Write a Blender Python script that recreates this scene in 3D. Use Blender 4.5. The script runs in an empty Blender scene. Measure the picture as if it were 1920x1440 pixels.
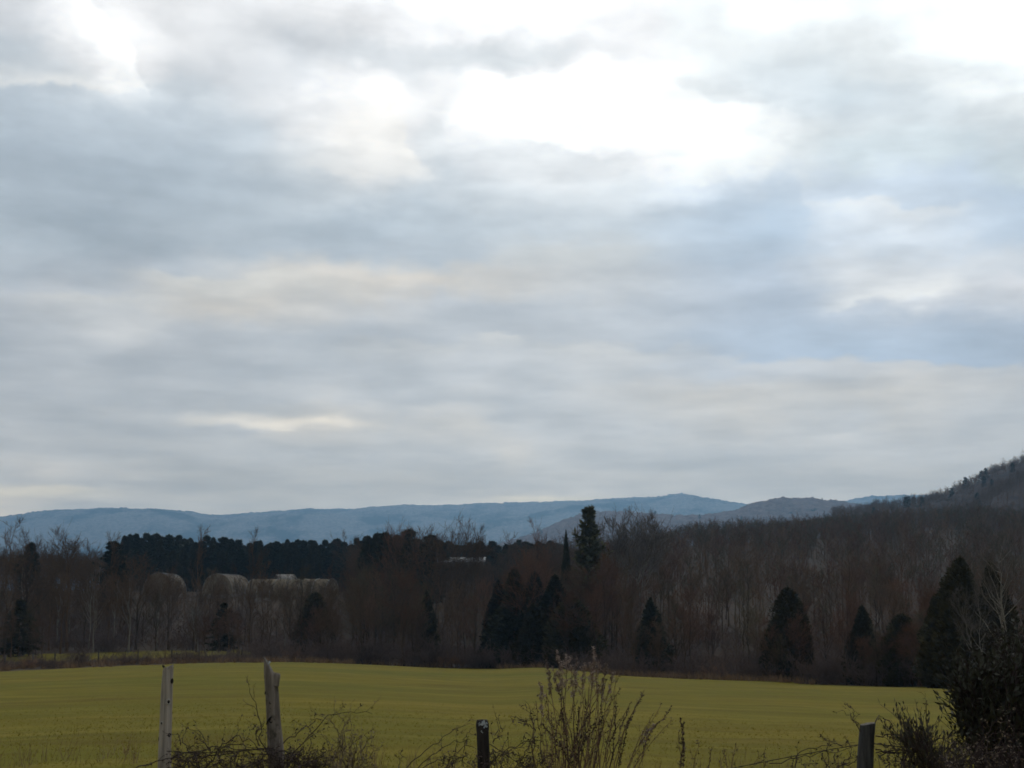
import bpy, math, random
import numpy as np
from mathutils import Vector

R = math.radians
scene = bpy.context.scene
col = scene.collection
F = 2637.0                     # focal length in photo pixels (1920 wide)
HORIZON = 1120.0               # row of the true horizon in the photo
PITCH = math.atan((HORIZON - 720.0) / F)
CAM = np.array([0.0, 0.0, 1.7])
sp_, cp_ = math.sin(PITCH), math.cos(PITCH)


def ray(px, py):
    u, v = (px - 960.0) / F, (720.0 - py) / F
    return np.array([u, cp_ - v * sp_, sp_ + v * cp_])


def at(px, py, Y):
    """the point seen at photo pixel (px, py) lying Y metres ahead"""
    d = ray(px, py)
    return CAM + d * (Y / d[1])


def x_at(px, Y, py=1150):
    return float(at(px, py, Y)[0])


def z_at(py, Y, px=960):
    return float(at(px, py, Y)[2])


# ---------------------------------------------------------------- noise
def _hash(ix, iy, seed):
    n = (ix.astype(np.int64) * 374761393 + iy.astype(np.int64) * 668265263 + seed * 1442695041) & 0x7FFFFFFF
    n = ((n ^ (n >> 13)) * 1274126177) & 0x7FFFFFFF
    n = n ^ (n >> 16)
    return (n & 0xFFFFFF) / float(0xFFFFFF)


def vnoise(x, y, seed=0):
    x, y = np.asarray(x, float), np.asarray(y, float)
    ix, iy = np.floor(x), np.floor(y)
    fx, fy = x - ix, y - iy
    fx, fy = fx * fx * (3 - 2 * fx), fy * fy * (3 - 2 * fy)
    a, b = _hash(ix, iy, seed), _hash(ix + 1, iy, seed)
    c, d = _hash(ix, iy + 1, seed), _hash(ix + 1, iy + 1, seed)
    return (a * (1 - fx) + b * fx) * (1 - fy) + (c * (1 - fx) + d * fx) * fy


def fbm(x, y, seed=0, o=4):
    s, a, t = 0, 0.5, 0
    for k in range(o):
        s = s + a * vnoise(np.asarray(x) * 2 ** k, np.asarray(y) * 2 ** k, seed + 17 * k)
        t += a
        a *= 0.5
    return s / t


# ---------------------------------------------------------------- mesh helpers
class MB:
    """collects faces (tris / quads) with numpy and links ONE mesh object"""

    def __init__(self):
        self.v, self.q, self.t, self.n = [], [], [], 0

    def add(self, verts, quads=None, tris=None):
        verts = np.asarray(verts, np.float32).reshape(-1, 3)
        if quads is not None and len(quads):
            self.q.append(np.asarray(quads, np.int64).reshape(-1, 4) + self.n)
        if tris is not None and len(tris):
            self.t.append(np.asarray(tris, np.int64).reshape(-1, 3) + self.n)
        self.v.append(verts)
        self.n += len(verts)
        return self

    def arrays(self):
        v = np.concatenate(self.v) if self.v else np.zeros((0, 3), np.float32)
        q = np.concatenate(self.q) if self.q else np.zeros((0, 4), np.int64)
        t = np.concatenate(self.t) if self.t else np.zeros((0, 3), np.int64)
        return v, q, t

    def merge(self, other, M=None, loc=None):
        v, q, t = other
        if M is not None:
            v = v @ np.asarray(M, np.float32).T
        if loc is not None:
            v = v + np.asarray(loc, np.float32)
        return self.add(v, q, t)

    def mesh(self, name, smooth=False):
        v, q, t = self.arrays()
        me = bpy.data.meshes.new(name)
        me.vertices.add(len(v))
        me.vertices.foreach_set("co", v.ravel())
        nl = len(q) * 4 + len(t) * 3
        me.loops.add(nl)
        me.polygons.add(len(q) + len(t))
        me.loops.foreach_set("vertex_index", np.concatenate([q.ravel(), t.ravel()]).astype(np.int32))
        st = np.concatenate([np.arange(len(q)) * 4, len(q) * 4 + np.arange(len(t)) * 3]).astype(np.int32)
        me.polygons.foreach_set("loop_start", st)
        if smooth:
            me.polygons.foreach_set("use_smooth", np.ones(len(q) + len(t), bool))
        me.update(calc_edges=True)
        return me

    def build(self, name, material, parent=None, smooth=False, loc=None):
        me = self.mesh(name, smooth)
        me.materials.append(material)
        o = bpy.data.objects.new(name, me)
        col.objects.link(o)
        if parent is not None:
            o.parent = parent
        if loc is not None:
            o.location = loc
        return o


def tubes(mb, P, r, sides=3, cap=False):
    """P (B,N,3) polylines, r (B,N) radii -> tubes"""
    P = np.asarray(P, float)
    if P.ndim == 2:
        P = P[None]
    r = np.asarray(r, float)
    if r.ndim == 1:
        r = np.broadcast_to(r, P.shape[:2])
    B, N, _ = P.shape
    T = np.empty_like(P)
    T[:, 1:-1] = P[:, 2:] - P[:, :-2]
    T[:, 0] = P[:, 1] - P[:, 0]
    T[:, -1] = P[:, -1] - P[:, -2]
    T /= np.linalg.norm(T, axis=2, keepdims=True) + 1e-9
    ref = np.where(np.abs(T[:, :1, 2:3]) > 0.85, np.array([1.0, 0.03, 0]), np.array([0.02, 0.03, 1.0]))
    ref = np.broadcast_to(ref, T.shape)
    A = np.cross(T, ref)
    A /= np.linalg.norm(A, axis=2, keepdims=True) + 1e-9
    C = np.cross(T, A)
    th = np.arange(sides) * 2 * math.pi / sides
    V = P[:, :, None] + r[:, :, None, None] * (A[:, :, None] * np.cos(th)[:, None] + C[:, :, None] * np.sin(th)[:, None])
    idx = np.arange(B * N * sides).reshape(B, N, sides)
    a, b = idx[:, :-1], idx[:, 1:]
    q = np.stack([a, np.roll(a, -1, 2), np.roll(b, -1, 2), b], -1).reshape(-1, 4)
    tr = None
    V = V.reshape(-1, 3)
    if cap:
        n0 = len(V)
        V = np.concatenate([V, P[:, -1]])
        e = idx[:, -1]
        c = np.broadcast_to((n0 + np.arange(B))[:, None], e.shape)
        tr = np.stack([e, np.roll(e, -1, 1), c], -1).reshape(-1, 3)
    mb.add(V, q, tr)
    return mb


def quads_at(mb, c, a, b):
    """a quad per centre c with half-axes a, b (all (n,3))"""
    V = np.stack([c - a - b, c + a - b, c + a + b, c - a + b], 1).reshape(-1, 3)
    mb.add(V, np.arange(len(c) * 4).reshape(-1, 4))


def leaves_at(mb, c, a, b):
    """a pointed leaf (two triangles) per centre: a = half length axis, b = half width axis"""
    V = np.stack([c - a, c + b, c + a, c - b], 1).reshape(-1, 3)
    mb.add(V, np.arange(len(c) * 4).reshape(-1, 4))


def rvec(rng, n):
    v = rng.normal(size=(n, 3))
    return v / (np.linalg.norm(v, axis=1, keepdims=True) + 1e-9)


def norm(v):
    return v / (np.linalg.norm(v, axis=-1, keepdims=True) + 1e-9)


# ---------------------------------------------------------------- tags
def tag(o, label=None, cat=None, group=None, kind=None):
    for k, v in (("label", label), ("category", cat), ("group", group), ("kind", kind)):
        if v:
            o[k] = v
    return o


def empty(name, loc=(0, 0, 0), rz=0.0):
    o = bpy.data.objects.new(name, None)
    o.empty_display_size = 0.3
    o.location = loc
    o.rotation_euler = (0, 0, rz)
    col.objects.link(o)
    return o


KIDS = {}


def kids(o):
    return KIDS.setdefault(o.name, [c for c in o.children])


def copy_tree(o, parent=None):
    c = o.copy()
    col.objects.link(c)
    if parent is not None:
        c.parent = parent
    for ch in kids(o):
        copy_tree(ch, c)
    return c


# ---------------------------------------------------------------- materials
def mat(name):
    m = bpy.data.materials.new(name)
    m.use_nodes = True
    nt = m.node_tree
    b = nt.nodes["Principled BSDF"]
    b.inputs["Roughness"].default_value = 0.9
    b.inputs["Specular IOR Level"].default_value = 0.15
    return m, nt, b


def N(nt, kind, **kw):
    n = nt.nodes.new(kind)
    for k, v in kw.items():
        if hasattr(n, k):
            setattr(n, k, v)
        else:
            n.inputs[k].default_value = v
    return n


def ramp(nt, stops, interp="LINEAR"):
    n = nt.nodes.new("ShaderNodeValToRGB")
    n.color_ramp.interpolation = interp
    e = n.color_ramp.elements
    while len(e) < len(stops):
        e.new(0.5)
    for i, (p, c) in enumerate(stops):
        e[i].position = p
        e[i].color = (*c, 1)
    return n


def coat_mat(name, c0, c1, scale=6.0, jitter=0.5, stretch=(1, 1, 1), bump=0.0, rough=0.9, detail=4.0, patches=None):
    """two-tone noise over object coordinates; every copied object gets its own shade of it"""
    m, nt, b = mat(name)
    L = nt.links.new
    tc = N(nt, "ShaderNodeTexCoord")
    mp = N(nt, "ShaderNodeMapping")
    mp.inputs["Scale"].default_value = stretch
    L(tc.outputs["Object"], mp.inputs["Vector"])
    nz = N(nt, "ShaderNodeTexNoise", Scale=scale, Detail=detail, Roughness=0.6)
    L(mp.outputs[0], nz.inputs["Vector"])
    rp = ramp(nt, [(0.3, c0), (0.7, c1)])
    L(nz.outputs["Fac"], rp.inputs[0])
    oi = N(nt, "ShaderNodeObjectInfo")
    mr = N(nt, "ShaderNodeMapRange")
    mr.inputs["To Min"].default_value = 1 - jitter
    mr.inputs["To Max"].default_value = 1 + jitter
    L(oi.outputs["Random"], mr.inputs[0])
    hs = N(nt, "ShaderNodeHueSaturation")
    L(mr.outputs[0], hs.inputs["Value"])
    L(rp.outputs[0], hs.inputs["Color"])
    out = hs.outputs[0]
    if patches:
        pc, psc, p0, p1 = patches
        n2 = N(nt, "ShaderNodeTexNoise", Scale=psc, Detail=5.0, Roughness=0.65)
        L(tc.outputs["Object"], n2.inputs["Vector"])
        r2 = ramp(nt, [(p0, (0, 0, 0)), (p1, (1, 1, 1))])
        L(n2.outputs["Fac"], r2.inputs[0])
        mx = N(nt, "ShaderNodeMix", data_type="RGBA")
        L(r2.outputs[0], mx.inputs[0])
        L(out, mx.inputs[6])
        mx.inputs[7].default_value = (*pc, 1)
        out = mx.outputs[2]
    L(out, b.inputs["Base Color"])
    b.inputs["Roughness"].default_value = rough
    if bump:
        bp = N(nt, "ShaderNodeBump", Strength=0.6, Distance=bump)
        L(nz.outputs["Fac"], bp.inputs["Height"])
        L(bp.outputs[0], b.inputs["Normal"])
    return m


M = {}
M["bark"] = coat_mat("bark_brown", (0.084, 0.049, 0.026), (0.152, 0.092, 0.050), 3.0, 0.28)
M["bark_red"] = coat_mat("bark_reddish", (0.108, 0.052, 0.029), (0.170, 0.084, 0.046), 3.0, 0.35)
M["bark_olive"] = coat_mat("bark_olive", (0.088, 0.066, 0.034), (0.135, 0.102, 0.054), 3.0, 0.35)
M["bark_dark"] = coat_mat("bark_dark", (0.050, 0.032, 0.019), (0.092, 0.060, 0.036), 3.0, 0.25)
M["bark_pale"] = coat_mat("bark_pale", (0.16, 0.135, 0.105), (0.28, 0.24, 0.19), 2.0, 0.2)
M["twig_pale"] = coat_mat("twig_pale", (0.09, 0.072, 0.056), (0.155, 0.125, 0.10), 2.0, 0.2)
M["needle"] = coat_mat("pine_needles", (0.020, 0.024, 0.013), (0.044, 0.050, 0.024), 1.2, 0.3)
M["needle_olive"] = coat_mat("pine_needles_olive", (0.060, 0.056, 0.022), (0.115, 0.102, 0.042), 1.2, 0.3)
M["needle_blue"] = coat_mat("spruce_needles", (0.027, 0.025, 0.012), (0.054, 0.050, 0.025), 1.2, 0.3)
M["needle_dark"] = coat_mat("cedar_needles", (0.036, 0.029, 0.011), (0.068, 0.054, 0.022), 1.2, 0.3)
M["brush"] = coat_mat("brush_twigs", (0.085, 0.058, 0.045), (0.150, 0.100, 0.075), 1.0, 0.4)
M["brush_red"] = coat_mat("brush_twigs_rust", (0.20, 0.105, 0.060), (0.32, 0.18, 0.10), 1.0, 0.3)
M["deadgrass"] = coat_mat("dead_grass", (0.20, 0.118, 0.062), (0.33, 0.21, 0.115), 0.7, 0.25)


def ground_material():
    m, nt, b = mat("ground_turf")
    L = nt.links.new
    tc = N(nt, "ShaderNodeTexCoord")
    P = tc.outputs["Object"]
    at_ = N(nt, "ShaderNodeAttribute", attribute_name="grass")

    def noise(scale, detail=5.0, rough=0.6, stretch=None):
        src = P
        if stretch:
            mp = N(nt, "ShaderNodeMapping")
            mp.inputs["Scale"].default_value = stretch
            L(P, mp.inputs["Vector"])
            src = mp.outputs[0]
        n = N(nt, "ShaderNodeTexNoise", Scale=scale, Detail=detail, Roughness=rough)
        L(src, n.inputs["Vector"])
        return n.outputs["Fac"]

    def mix(fac, a, c, blend="MIX"):
        n = N(nt, "ShaderNodeMix", data_type="RGBA", blend_type=blend)
        if isinstance(fac, float):
            n.inputs[0].default_value = fac
        else:
            L(fac, n.inputs[0])
        for s, v in ((6, a), (7, c)):
            if isinstance(v, tuple):
                n.inputs[s].default_value = (*v, 1)
            else:
                L(v, n.inputs[s])
        return n.outputs[2]

    def rmp(src, a, c):
        r = ramp(nt, [(a, (0, 0, 0)), (c, (1, 1, 1))])
        L(src, r.inputs[0])
        return r.outputs[0]

    green, olive, straw, dark = (0.126, 0.122, 0.012), (0.192, 0.144, 0.015), (0.258, 0.192, 0.030), (0.110, 0.080, 0.011)
    c = mix(rmp(noise(0.045, 5, 0.65, (0.6, 1, 1)), 0.34, 0.66), green, olive)          # broad drifts
    c = mix(rmp(noise(0.35, 5, 0.65, (0.35, 1.5, 1)), 0.48, 0.74), c, straw)            # yellowed swaths
    c = mix(rmp(noise(0.2, 6, 0.72, (0.45, 1.5, 1)), 0.52, 0.72), c, dark)               # thin dark hollows
    c = mix(rmp(noise(1.3, 5, 0.6, (0.4, 1.0, 1)), 0.5, 1.0), c, dark)                 # tussocks
    c = mix(rmp(noise(20.0, 3, 0.6), 0.5, 1.0), c, straw)                              # blades
    litter = mix(rmp(noise(0.7, 5, 0.7), 0.3, 0.75), (0.055, 0.040, 0.030), (0.105, 0.075, 0.052))
    # mask edge broken up by noise
    ad = N(nt, "ShaderNodeMath", operation="ADD")
    sb = N(nt, "ShaderNodeMath", operation="SUBTRACT")
    L(noise(0.25, 5, 0.7), sb.inputs[0])
    sb.inputs[1].default_value = 0.5
    L(at_.outputs["Fac"], ad.inputs[0])
    L(sb.outputs[0], ad.inputs[1])
    full = mix(rmp(ad.outputs[0], 0.42, 0.58), litter, c)
    L(full, b.inputs["Base Color"])
    b.inputs["Roughness"].default_value = 1.0
    b.inputs["Specular IOR Level"].default_value = 0.05
    hgt = N(nt, "ShaderNodeMath", operation="ADD")
    L(noise(2.2, 6, 0.7), hgt.inputs[0])
    L(noise(9.0, 3, 0.6), hgt.inputs[1])
    bp = N(nt, "ShaderNodeBump", Strength=0.4, Distance=0.05)
    L(hgt.outputs[0], bp.inputs["Height"])
    L(bp.outputs[0], b.inputs["Normal"])
    return m


def hill_material(name, bare0, bare1, ever, ever_at=(0.56, 0.66), sc=0.012):
    m, nt, b = mat(name)
    L = nt.links.new
    tc = N(nt, "ShaderNodeTexCoord")
    n1 = N(nt, "ShaderNodeTexNoise", Scale=0.05, Detail=4.0, Roughness=0.7)
    n2 = N(nt, "ShaderNodeTexNoise", Scale=sc, Detail=6.0, Roughness=0.7)
    mp = N(nt, "ShaderNodeMapping")
    mp.inputs["Scale"].default_value = (1, 0.5, 2.2)
    L(tc.outputs["Object"], mp.inputs["Vector"])
    L(mp.outputs[0], n1.inputs["Vector"])
    L(mp.outputs[0], n2.inputs["Vector"])
    r1 = ramp(nt, [(0.3, bare0), (0.7, bare1)])
    L(n1.outputs["Fac"], r1.inputs[0])
    r2 = ramp(nt, [(ever_at[0], (0, 0, 0)), (ever_at[1], (1, 1, 1))])
    L(n2.outputs["Fac"], r2.inputs[0])
    mx = N(nt, "ShaderNodeMix", data_type="RGBA")
    L(r2.outputs[0], mx.inputs[0])
    L(r1.outputs[0], mx.inputs[6])
    mx.inputs[7].default_value = (*ever, 1)
    L(mx.outputs[2], b.inputs["Base Color"])
    b.inputs["Roughness"].default_value = 1.0
    b.inputs["Specular IOR Level"].default_value = 0.0
    return m


# ---------------------------------------------------------------- terrain
PXC = np.array([-800, 0, 200, 420, 560, 700, 850, 920, 1025, 1160, 1440, 1600, 1760, 1920, 2700], float)
EROW = np.array([1262, 1255, 1247, 1240, 1238, 1243, 1250, 1252, 1248, 1262, 1275, 1281, 1284, 1289, 1300], float)
EDIST = np.array([170, 180, 185, 190, 195, 200, 200, 200, 195, 180, 160, 150, 142, 138, 130], float)
_px = np.arange(-900, 2801, 10.0)


def _sm(a, w=7):
    k = np.hanning(w + 2)[1:-1]
    k /= k.sum()
    return np.convolve(np.pad(a, w // 2, mode="edge"), k, mode="valid")


_E = _sm(np.interp(_px, PXC, EDIST))
_S = _sm((np.interp(_px, PXC, EROW) - HORIZON) / F, 9) - 1.291 / _E


def edge_dist(px):
    return np.interp(px, _px, _E)


def smooth(a, b, x):
    t = np.clip((x - a) / (b - a), 0, 1)
    return t * t * (3 - 2 * t)


LP = (np.array([250, 330, 420, 600, 900, 2000, 12000.0]), np.array([-7.0, 2.4, 3.6, 4.5, 0, -6, -6.0]))
RP = (np.array([250, 350, 450, 560, 650, 800, 1200, 2000, 12000.0]), np.array([-3, 5, 13.5, 22.5, 26.5, 22, 8, 0, -6.0]))


def ground_h(x, y):
    x, y = np.asarray(x, float), np.asarray(y, float)
    yy = np.maximum(y, 1.0)
    px = np.clip(960 + F * x / yy * 0.995, -900, 2800)
    E = np.interp(px, _px, _E)
    s = np.interp(px, _px, _S)
    field = 0.409 - s * yy
    near = np.where(yy < 13, -0.15 * smooth(0, 13, yy) - 0.0 * yy, field)
    near = near * smooth(8, 15, yy) + (-0.10 * yy / 13) * (1 - smooth(8, 15, yy))
    zE = 0.409 - s * E
    w = smooth(985, 1330, px)

    def prof(tab, flat):
        Y, Z = tab
        z = np.interp(yy, Y, Z)
        t = smooth(0, 1, (yy - (E + flat)) / np.maximum(Y[0] - (E + flat), 5))
        return np.where(yy < Y[0], (zE - 0.15) * (1 - t) + Z[0] * t, z)

    rp_ = prof(RP, 14)
    rp_ = rp_ + np.maximum(rp_, 0) * 0.24 * smooth(1380, 1800, px) - np.maximum(rp_, 0) * 0.05 * (1 - smooth(1200, 1400, px))
    beyond = prof(LP, 52) * (1 - w) + rp_ * w
    h = np.where(yy < E, near, np.where(yy < E + 10, zE + (beyond - zE) * smooth(0, 10, yy - E), beyond))
    h = h + (fbm(x * 0.05, yy * 0.05, 5, 3) - 0.5) * 0.5 * smooth(18, 60, yy)
    h = h + (fbm(x * 0.4, yy * 0.4, 9, 3) - 0.5) * 0.10 * smooth(8, 20, yy)
    return np.where(y < 1.0, 0.0 + (fbm(x * 0.05, y * 0.05, 5, 3) - 0.5) * 0.05, h)


def gz(x, y):
    return float(ground_h(np.array([x]), np.array([y]))[0])


def build_ground():
    az = np.concatenate([np.linspace(-180, -32, 40)[:-1], np.linspace(-32, 32, 300)[:-1], np.linspace(32, 180, 40)[:-1]])
    r = np.concatenate([[0.5, 3, 6, 8, 9], np.linspace(10, 40, 90)[:-1], np.linspace(40, 260, 200)[:-1],
                        np.geomspace(260, 1000, 70)[:-1], np.geomspace(1000, 10500, 30)])
    A, RR = np.meshgrid(np.radians(az), r, indexing="ij")
    X, Y = RR * np.sin(A), RR * np.cos(A)
    Z = ground_h(X, Y)
    n, k = X.shape
    V = np.stack([X, Y, Z], -1).reshape(-1, 3)
    idx = np.arange(n * k).reshape(n, k)
    a, b2 = idx, np.roll(idx, -1, 0)
    q = np.stack([b2[:, :-1], b2[:, 1:], a[:, 1:], a[:, :-1]], -1).reshape(-1, 4)
    c = len(V)
    V = np.concatenate([V, [[0, 0, 0.0]]])
    tr = np.stack([np.full(n, c), np.roll(idx[:, 0], -1), idx[:, 0]], -1)
    mb = MB().add(V, q, tr)
    o = mb.build("ground", ground_material(), smooth=True)
    tag(o, "rolling hay field of dull green and straw coloured turf", None, None, "structure")
    px = np.clip(960 + F * X / np.maximum(Y, 1), -900, 2800)
    E = edge_dist(px)
    g = np.clip(0.5 - (Y - (E + 1.0)) / 6.0, 0, 1)
    strip = np.clip(0.5 - np.abs(Y - (E + 40)) / 14 + 0.9, 0, 1) * (1 - smooth(440, 520, px))
    g = np.maximum(g, strip)
    # hay meadow and dirt yard round the hoop houses
    yard = (1 - smooth(0, 60, np.abs(Y - 345) - 15)) * smooth(180, 300, px) * (1 - smooth(640, 720, px)) * 0.55
    g = np.maximum(g, yard * 0.4)
    g = np.where(Y < 1, 1, g)
    at_ = o.data.attributes.new("grass", "FLOAT", "POINT")
    at_.data.foreach_set("value", np.concatenate([g.ravel(), [1.0]]).astype(np.float32))
    return o


ground = build_ground()


def hill(name, label, pts, Y0, front, back, foot_z, material, canopy=(7.0, 3.5), relief=0.10, px0=-260, px1=2250, dpx=2.0, rows=110, seed=3):
    """a wooded ridge: its crest follows pts (photo column, row) at distance Y0"""
    px = np.arange(px0, px1, dpx)
    p = np.array(pts, float)
    crest = _sm(np.interp(px, p[:, 0], p[:, 1]), 9)
    zc = np.array([z_at(r_, Y0, 960) for r_ in crest])
    t = np.concatenate([np.linspace(0, 1, rows), 1 + np.linspace(0, 1, rows // 4)[1:]])
    Yt = np.where(t <= 1, Y0 - front * (1 - t), Y0 + back * (t - 1))
    pr = np.where(t <= 1, np.sin(np.clip(t, 0, 1) * math.pi / 2) ** 1.15, np.cos(np.clip(t - 1, 0, 1) * math.pi / 2))
    U = (px - 960) / F / cp_ * 1.0
    X = U[:, None] * Yt[None, :] * 0.99
    Yg = np.broadcast_to(Yt[None, :], X.shape)
    H = (zc - foot_z)[:, None]
    Z = foot_z + H * pr[None, :]
    mid = np.clip(np.sin(np.clip(t, 0, 2) * math.pi / 2), 0, 1)[None, :] * (np.abs(t - 1) > 1e-6)
    sc = 1.0 / max(front * 0.28, 60)
    Z = Z + H * relief * 2 * (fbm(X * sc, Yg * sc * 0.7, seed, 4) - 0.55) * np.minimum(mid, 1 - np.exp(-np.abs(t - 1) * 6))[None, :].reshape(1, -1) * 1.0
    w, a = canopy
    c1 = vnoise(X / w, Yg / w, seed + 1)
    c2 = vnoise(X / (w * 0.45), Yg / (w * 0.45), seed + 2)
    c3 = fbm(X / (w * 9), Yg / (w * 9), seed + 6, 3)
    Z = Z + a * (c1 * 1.1 + c2 * 0.6 - 0.8) * (0.5 + c3)
    n, k = X.shape
    idx = np.arange(n * k).reshape(n, k)
    q = np.stack([idx[:-1, :-1], idx[1:, :-1], idx[1:, 1:], idx[:-1, 1:]], -1).reshape(-1, 4)
    o = MB().add(np.stack([X, Yg, Z], -1).reshape(-1, 3), q).build(name, material, smooth=False)
    tag(o, label, None, None, "structure")

    def surf(pxq, tq):
        i = int(np.clip((pxq - px0) / dpx, 0, n - 1))
        j = int(np.clip(np.interp(tq, t, np.arange(len(t))), 0, k - 1))
        return np.array([X[i, j], Yg[i, j], Z[i, j]])
    return surf


FAR = [(-300, 985), (-100, 980), (0, 973), (60, 966), (120, 962), (190, 958), (260, 959), (330, 960), (380, 966), (415, 967), (480, 961), (580, 955),
       (690, 956), (760, 954), (860, 951), (960, 949), (1080, 944), (1140, 939), (1200, 936), (1280, 934), (1330, 937), (1390, 945), (1430, 951), (1500, 956),
       (1560, 946), (1600, 938), (1650, 933), (1700, 931), (1745, 930), (1800, 934), (1900, 940), (2250, 950)]
SPUR = [(-300, 1085), (780, 1085), (880, 1045), (950, 1018), (1000, 1004), (1040, 984), (1085, 967), (1130, 961), (1180, 963), (1240, 968), (1310, 969), (1380, 960), (1400, 950),
        (1420, 945), (1465, 938), (1520, 937), (1565, 942), (1600, 949), (1660, 956), (1760, 962), (2250, 970)]
HILLR = [(1300, 1005), (1480, 986), (1560, 975), (1620, 966), (1680, 957), (1730, 947), (1775, 935), (1815, 919), (1860, 897), (1890, 886), (1925, 872), (2000, 840), (2120, 800), (2300, 770), (2500, 760)]
HILLF = [(1500, 1020), (1720, 990), (1790, 975), (1830, 957), (1870, 930), (1920, 906), (2000, 880), (2150, 850), (2500, 830)]
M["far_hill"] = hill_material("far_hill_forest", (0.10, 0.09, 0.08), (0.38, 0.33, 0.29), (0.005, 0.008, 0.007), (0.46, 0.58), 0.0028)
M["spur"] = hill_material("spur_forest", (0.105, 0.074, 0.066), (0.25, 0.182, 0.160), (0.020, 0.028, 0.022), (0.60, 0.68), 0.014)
M["hill_wood"] = hill_material("hill_forest", (0.060, 0.048, 0.044), (0.13, 0.103, 0.094), (0.020, 0.024, 0.018), (0.58, 0.68), 0.02)
hill("far_hills", "long blue wooded ridge far beyond the valley", FAR, 9000, 2500, 1400, 40, M["far_hill"], (22.0, 14.0), 0.20, dpx=1.6, rows=130, seed=31)
s_spur = hill("spur_hill", "pale bare wooded spur between the blue ridge and the dark wood", SPUR, 3700, 800, 800, -5, M["spur"], (11.0, 9.0), 0.05, px0=700, px1=2250, dpx=1.5, rows=110, seed=47)
s_hill = hill("wooded_hill", "steep bare wooded hillside rising behind the wood", HILLR, 1050, 330, 300, 5, M["hill_wood"], (7.0, 3.5), 0.08, px0=1300, px1=2500, dpx=1.5, rows=120, seed=59)
s_fold = hill("lower_fold", "lower shoulder of the steep wooded hillside", HILLF, 860, 200, 200, 5, M["hill_wood"], (7.0, 3.5), 0.05, px0=1500, px1=2500, dpx=1.5, rows=90, seed=71)


# ---------------------------------------------------------------- trees
def sprout(rng, P, n, tmin, tmax, ang, jitter=0.25):
    """n children per polyline of P (B,N,3): start points, directions, parent's index, t"""
    B, Np, _ = P.shape
    pi = np.repeat(np.arange(B), n)
    k = np.tile(np.arange(n), B)
    t = tmin + (tmax - tmin) * (k + rng.random(len(k))) / n
    f = t * (Np - 1)
    i0 = np.minimum(f.astype(int), Np - 2)
    fr = (f - i0)[:, None]
    a, b = P[pi, i0], P[pi, i0 + 1]
    base = a * (1 - fr) + b * fr
    d = norm(b - a)
    side = rvec(rng, len(pi))
    side = norm(side - d * (side * d).sum(1, keepdims=True))
    A = (ang + jitter * rng.normal(size=len(pi)))[:, None]
    return base, norm(d * np.cos(A) + side * np.sin(A)), pi, t


def lines(rng, base, d, L, n, up=0.15, wob=0.06):
    t = np.linspace(0, 1, n)[None, :, None]
    L = np.asarray(L)[:, None, None]
    P = base[:, None] + d[:, None] * L * t + np.array([0, 0, 1.0]) * up * L * t ** 2
    P = P + rng.normal(size=P.shape) * wob * L * t
    return P


def bare_tree(seed, H=20.0, start=0.28, mains=13, subs=7, twigs=6, tips=3, spread=0.40, angle=0.75, r0=0.011, tw=0.016, fork=1, lean=0.0, crook=0.02, vase=0.25, tips_on=True, lod=0):
    rng = np.random.default_rng(seed)
    n = 9 if lod == 0 else 4
    base = np.zeros((fork, 3))
    d = norm(np.concatenate([rng.normal(size=(fork, 2)) * (0.02 if fork == 1 else 0.16) + [lean, 0], np.ones((fork, 1))], 1))
    T = lines(rng, base, d, np.full(fork, H * 0.93) * (1 - 0.12 * rng.random(fork)), n, 0.03, crook)
    trunk, crown = MB(), MB()
    t = np.linspace(0, 1, n)
    rt = H * r0 * (1 - t * 0.93) * (1 + 0.5 * np.exp(-t * 18)) / (fork ** 0.4)
    tubes(trunk, T, rt, 7 if lod == 0 else 3)
    b, d, pi, tt = sprout(rng, T, mains, start, 0.97, angle, 0.15)
    Lm = H * spread * (1.1 - 0.85 * tt) * (0.7 + 0.6 * rng.random(len(tt)))
    P1 = lines(rng, b, d, Lm, 5 if lod == 0 else 3, vase, 0.05)
    r1 = H * r0 * 0.48 * (1.05 - tt * 0.8)[:, None] * np.linspace(1, 0.25, P1.shape[1])[None]
    tubes(trunk if lod == 0 else crown, P1, r1, 5 if lod == 0 else 3)
    b, d, pi, tt = sprout(rng, P1, subs, 0.2, 1.0, 0.65, 0.25)
    L2 = Lm[pi] * (0.62 - 0.3 * tt) * (0.6 + 0.8 * rng.random(len(tt)))
    P2 = lines(rng, b, d, L2, 4 if lod == 0 else 2, 0.15, 0.06)
    r2 = np.maximum(r1[pi, 1] * 0.42, tw * 1.1)[:, None] * np.linspace(1, 0.45, P2.shape[1])[None]
    tubes(crown, P2, r2, 3)
    b, d, pi2, tt = sprout(rng, P2, twigs, 0.15, 1.0, 0.6, 0.3)
    L3 = np.maximum(L2[pi2] * 0.6, H * 0.03) * (0.5 + 0.9 * rng.random(len(tt)))
    P3 = lines(rng, b, d, L3, 3 if lod == 0 else 2, 0.18, 0.08)
    tubes(crown, P3, np.broadcast_to(tw * np.linspace(1, 0.4, P3.shape[1])[None], P3.shape[:2]), 3)
    if tips_on and tips:
        b, d, pi3, tt = sprout(rng, P3, tips, 0.25, 1.0, 0.5, 0.3)
        L4 = np.maximum(L3[pi3] * 0.55, H * 0.02) * (0.5 + 0.8 * rng.random(len(tt)))
        P4 = lines(rng, b, d, L4, 2, 0.15, 0.0)
        tubes(crown, P4, np.broadcast_to(tw * 0.75 * np.array([1, 0.4])[None], P4.shape[:2]), 3)
    return trunk, crown


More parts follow.
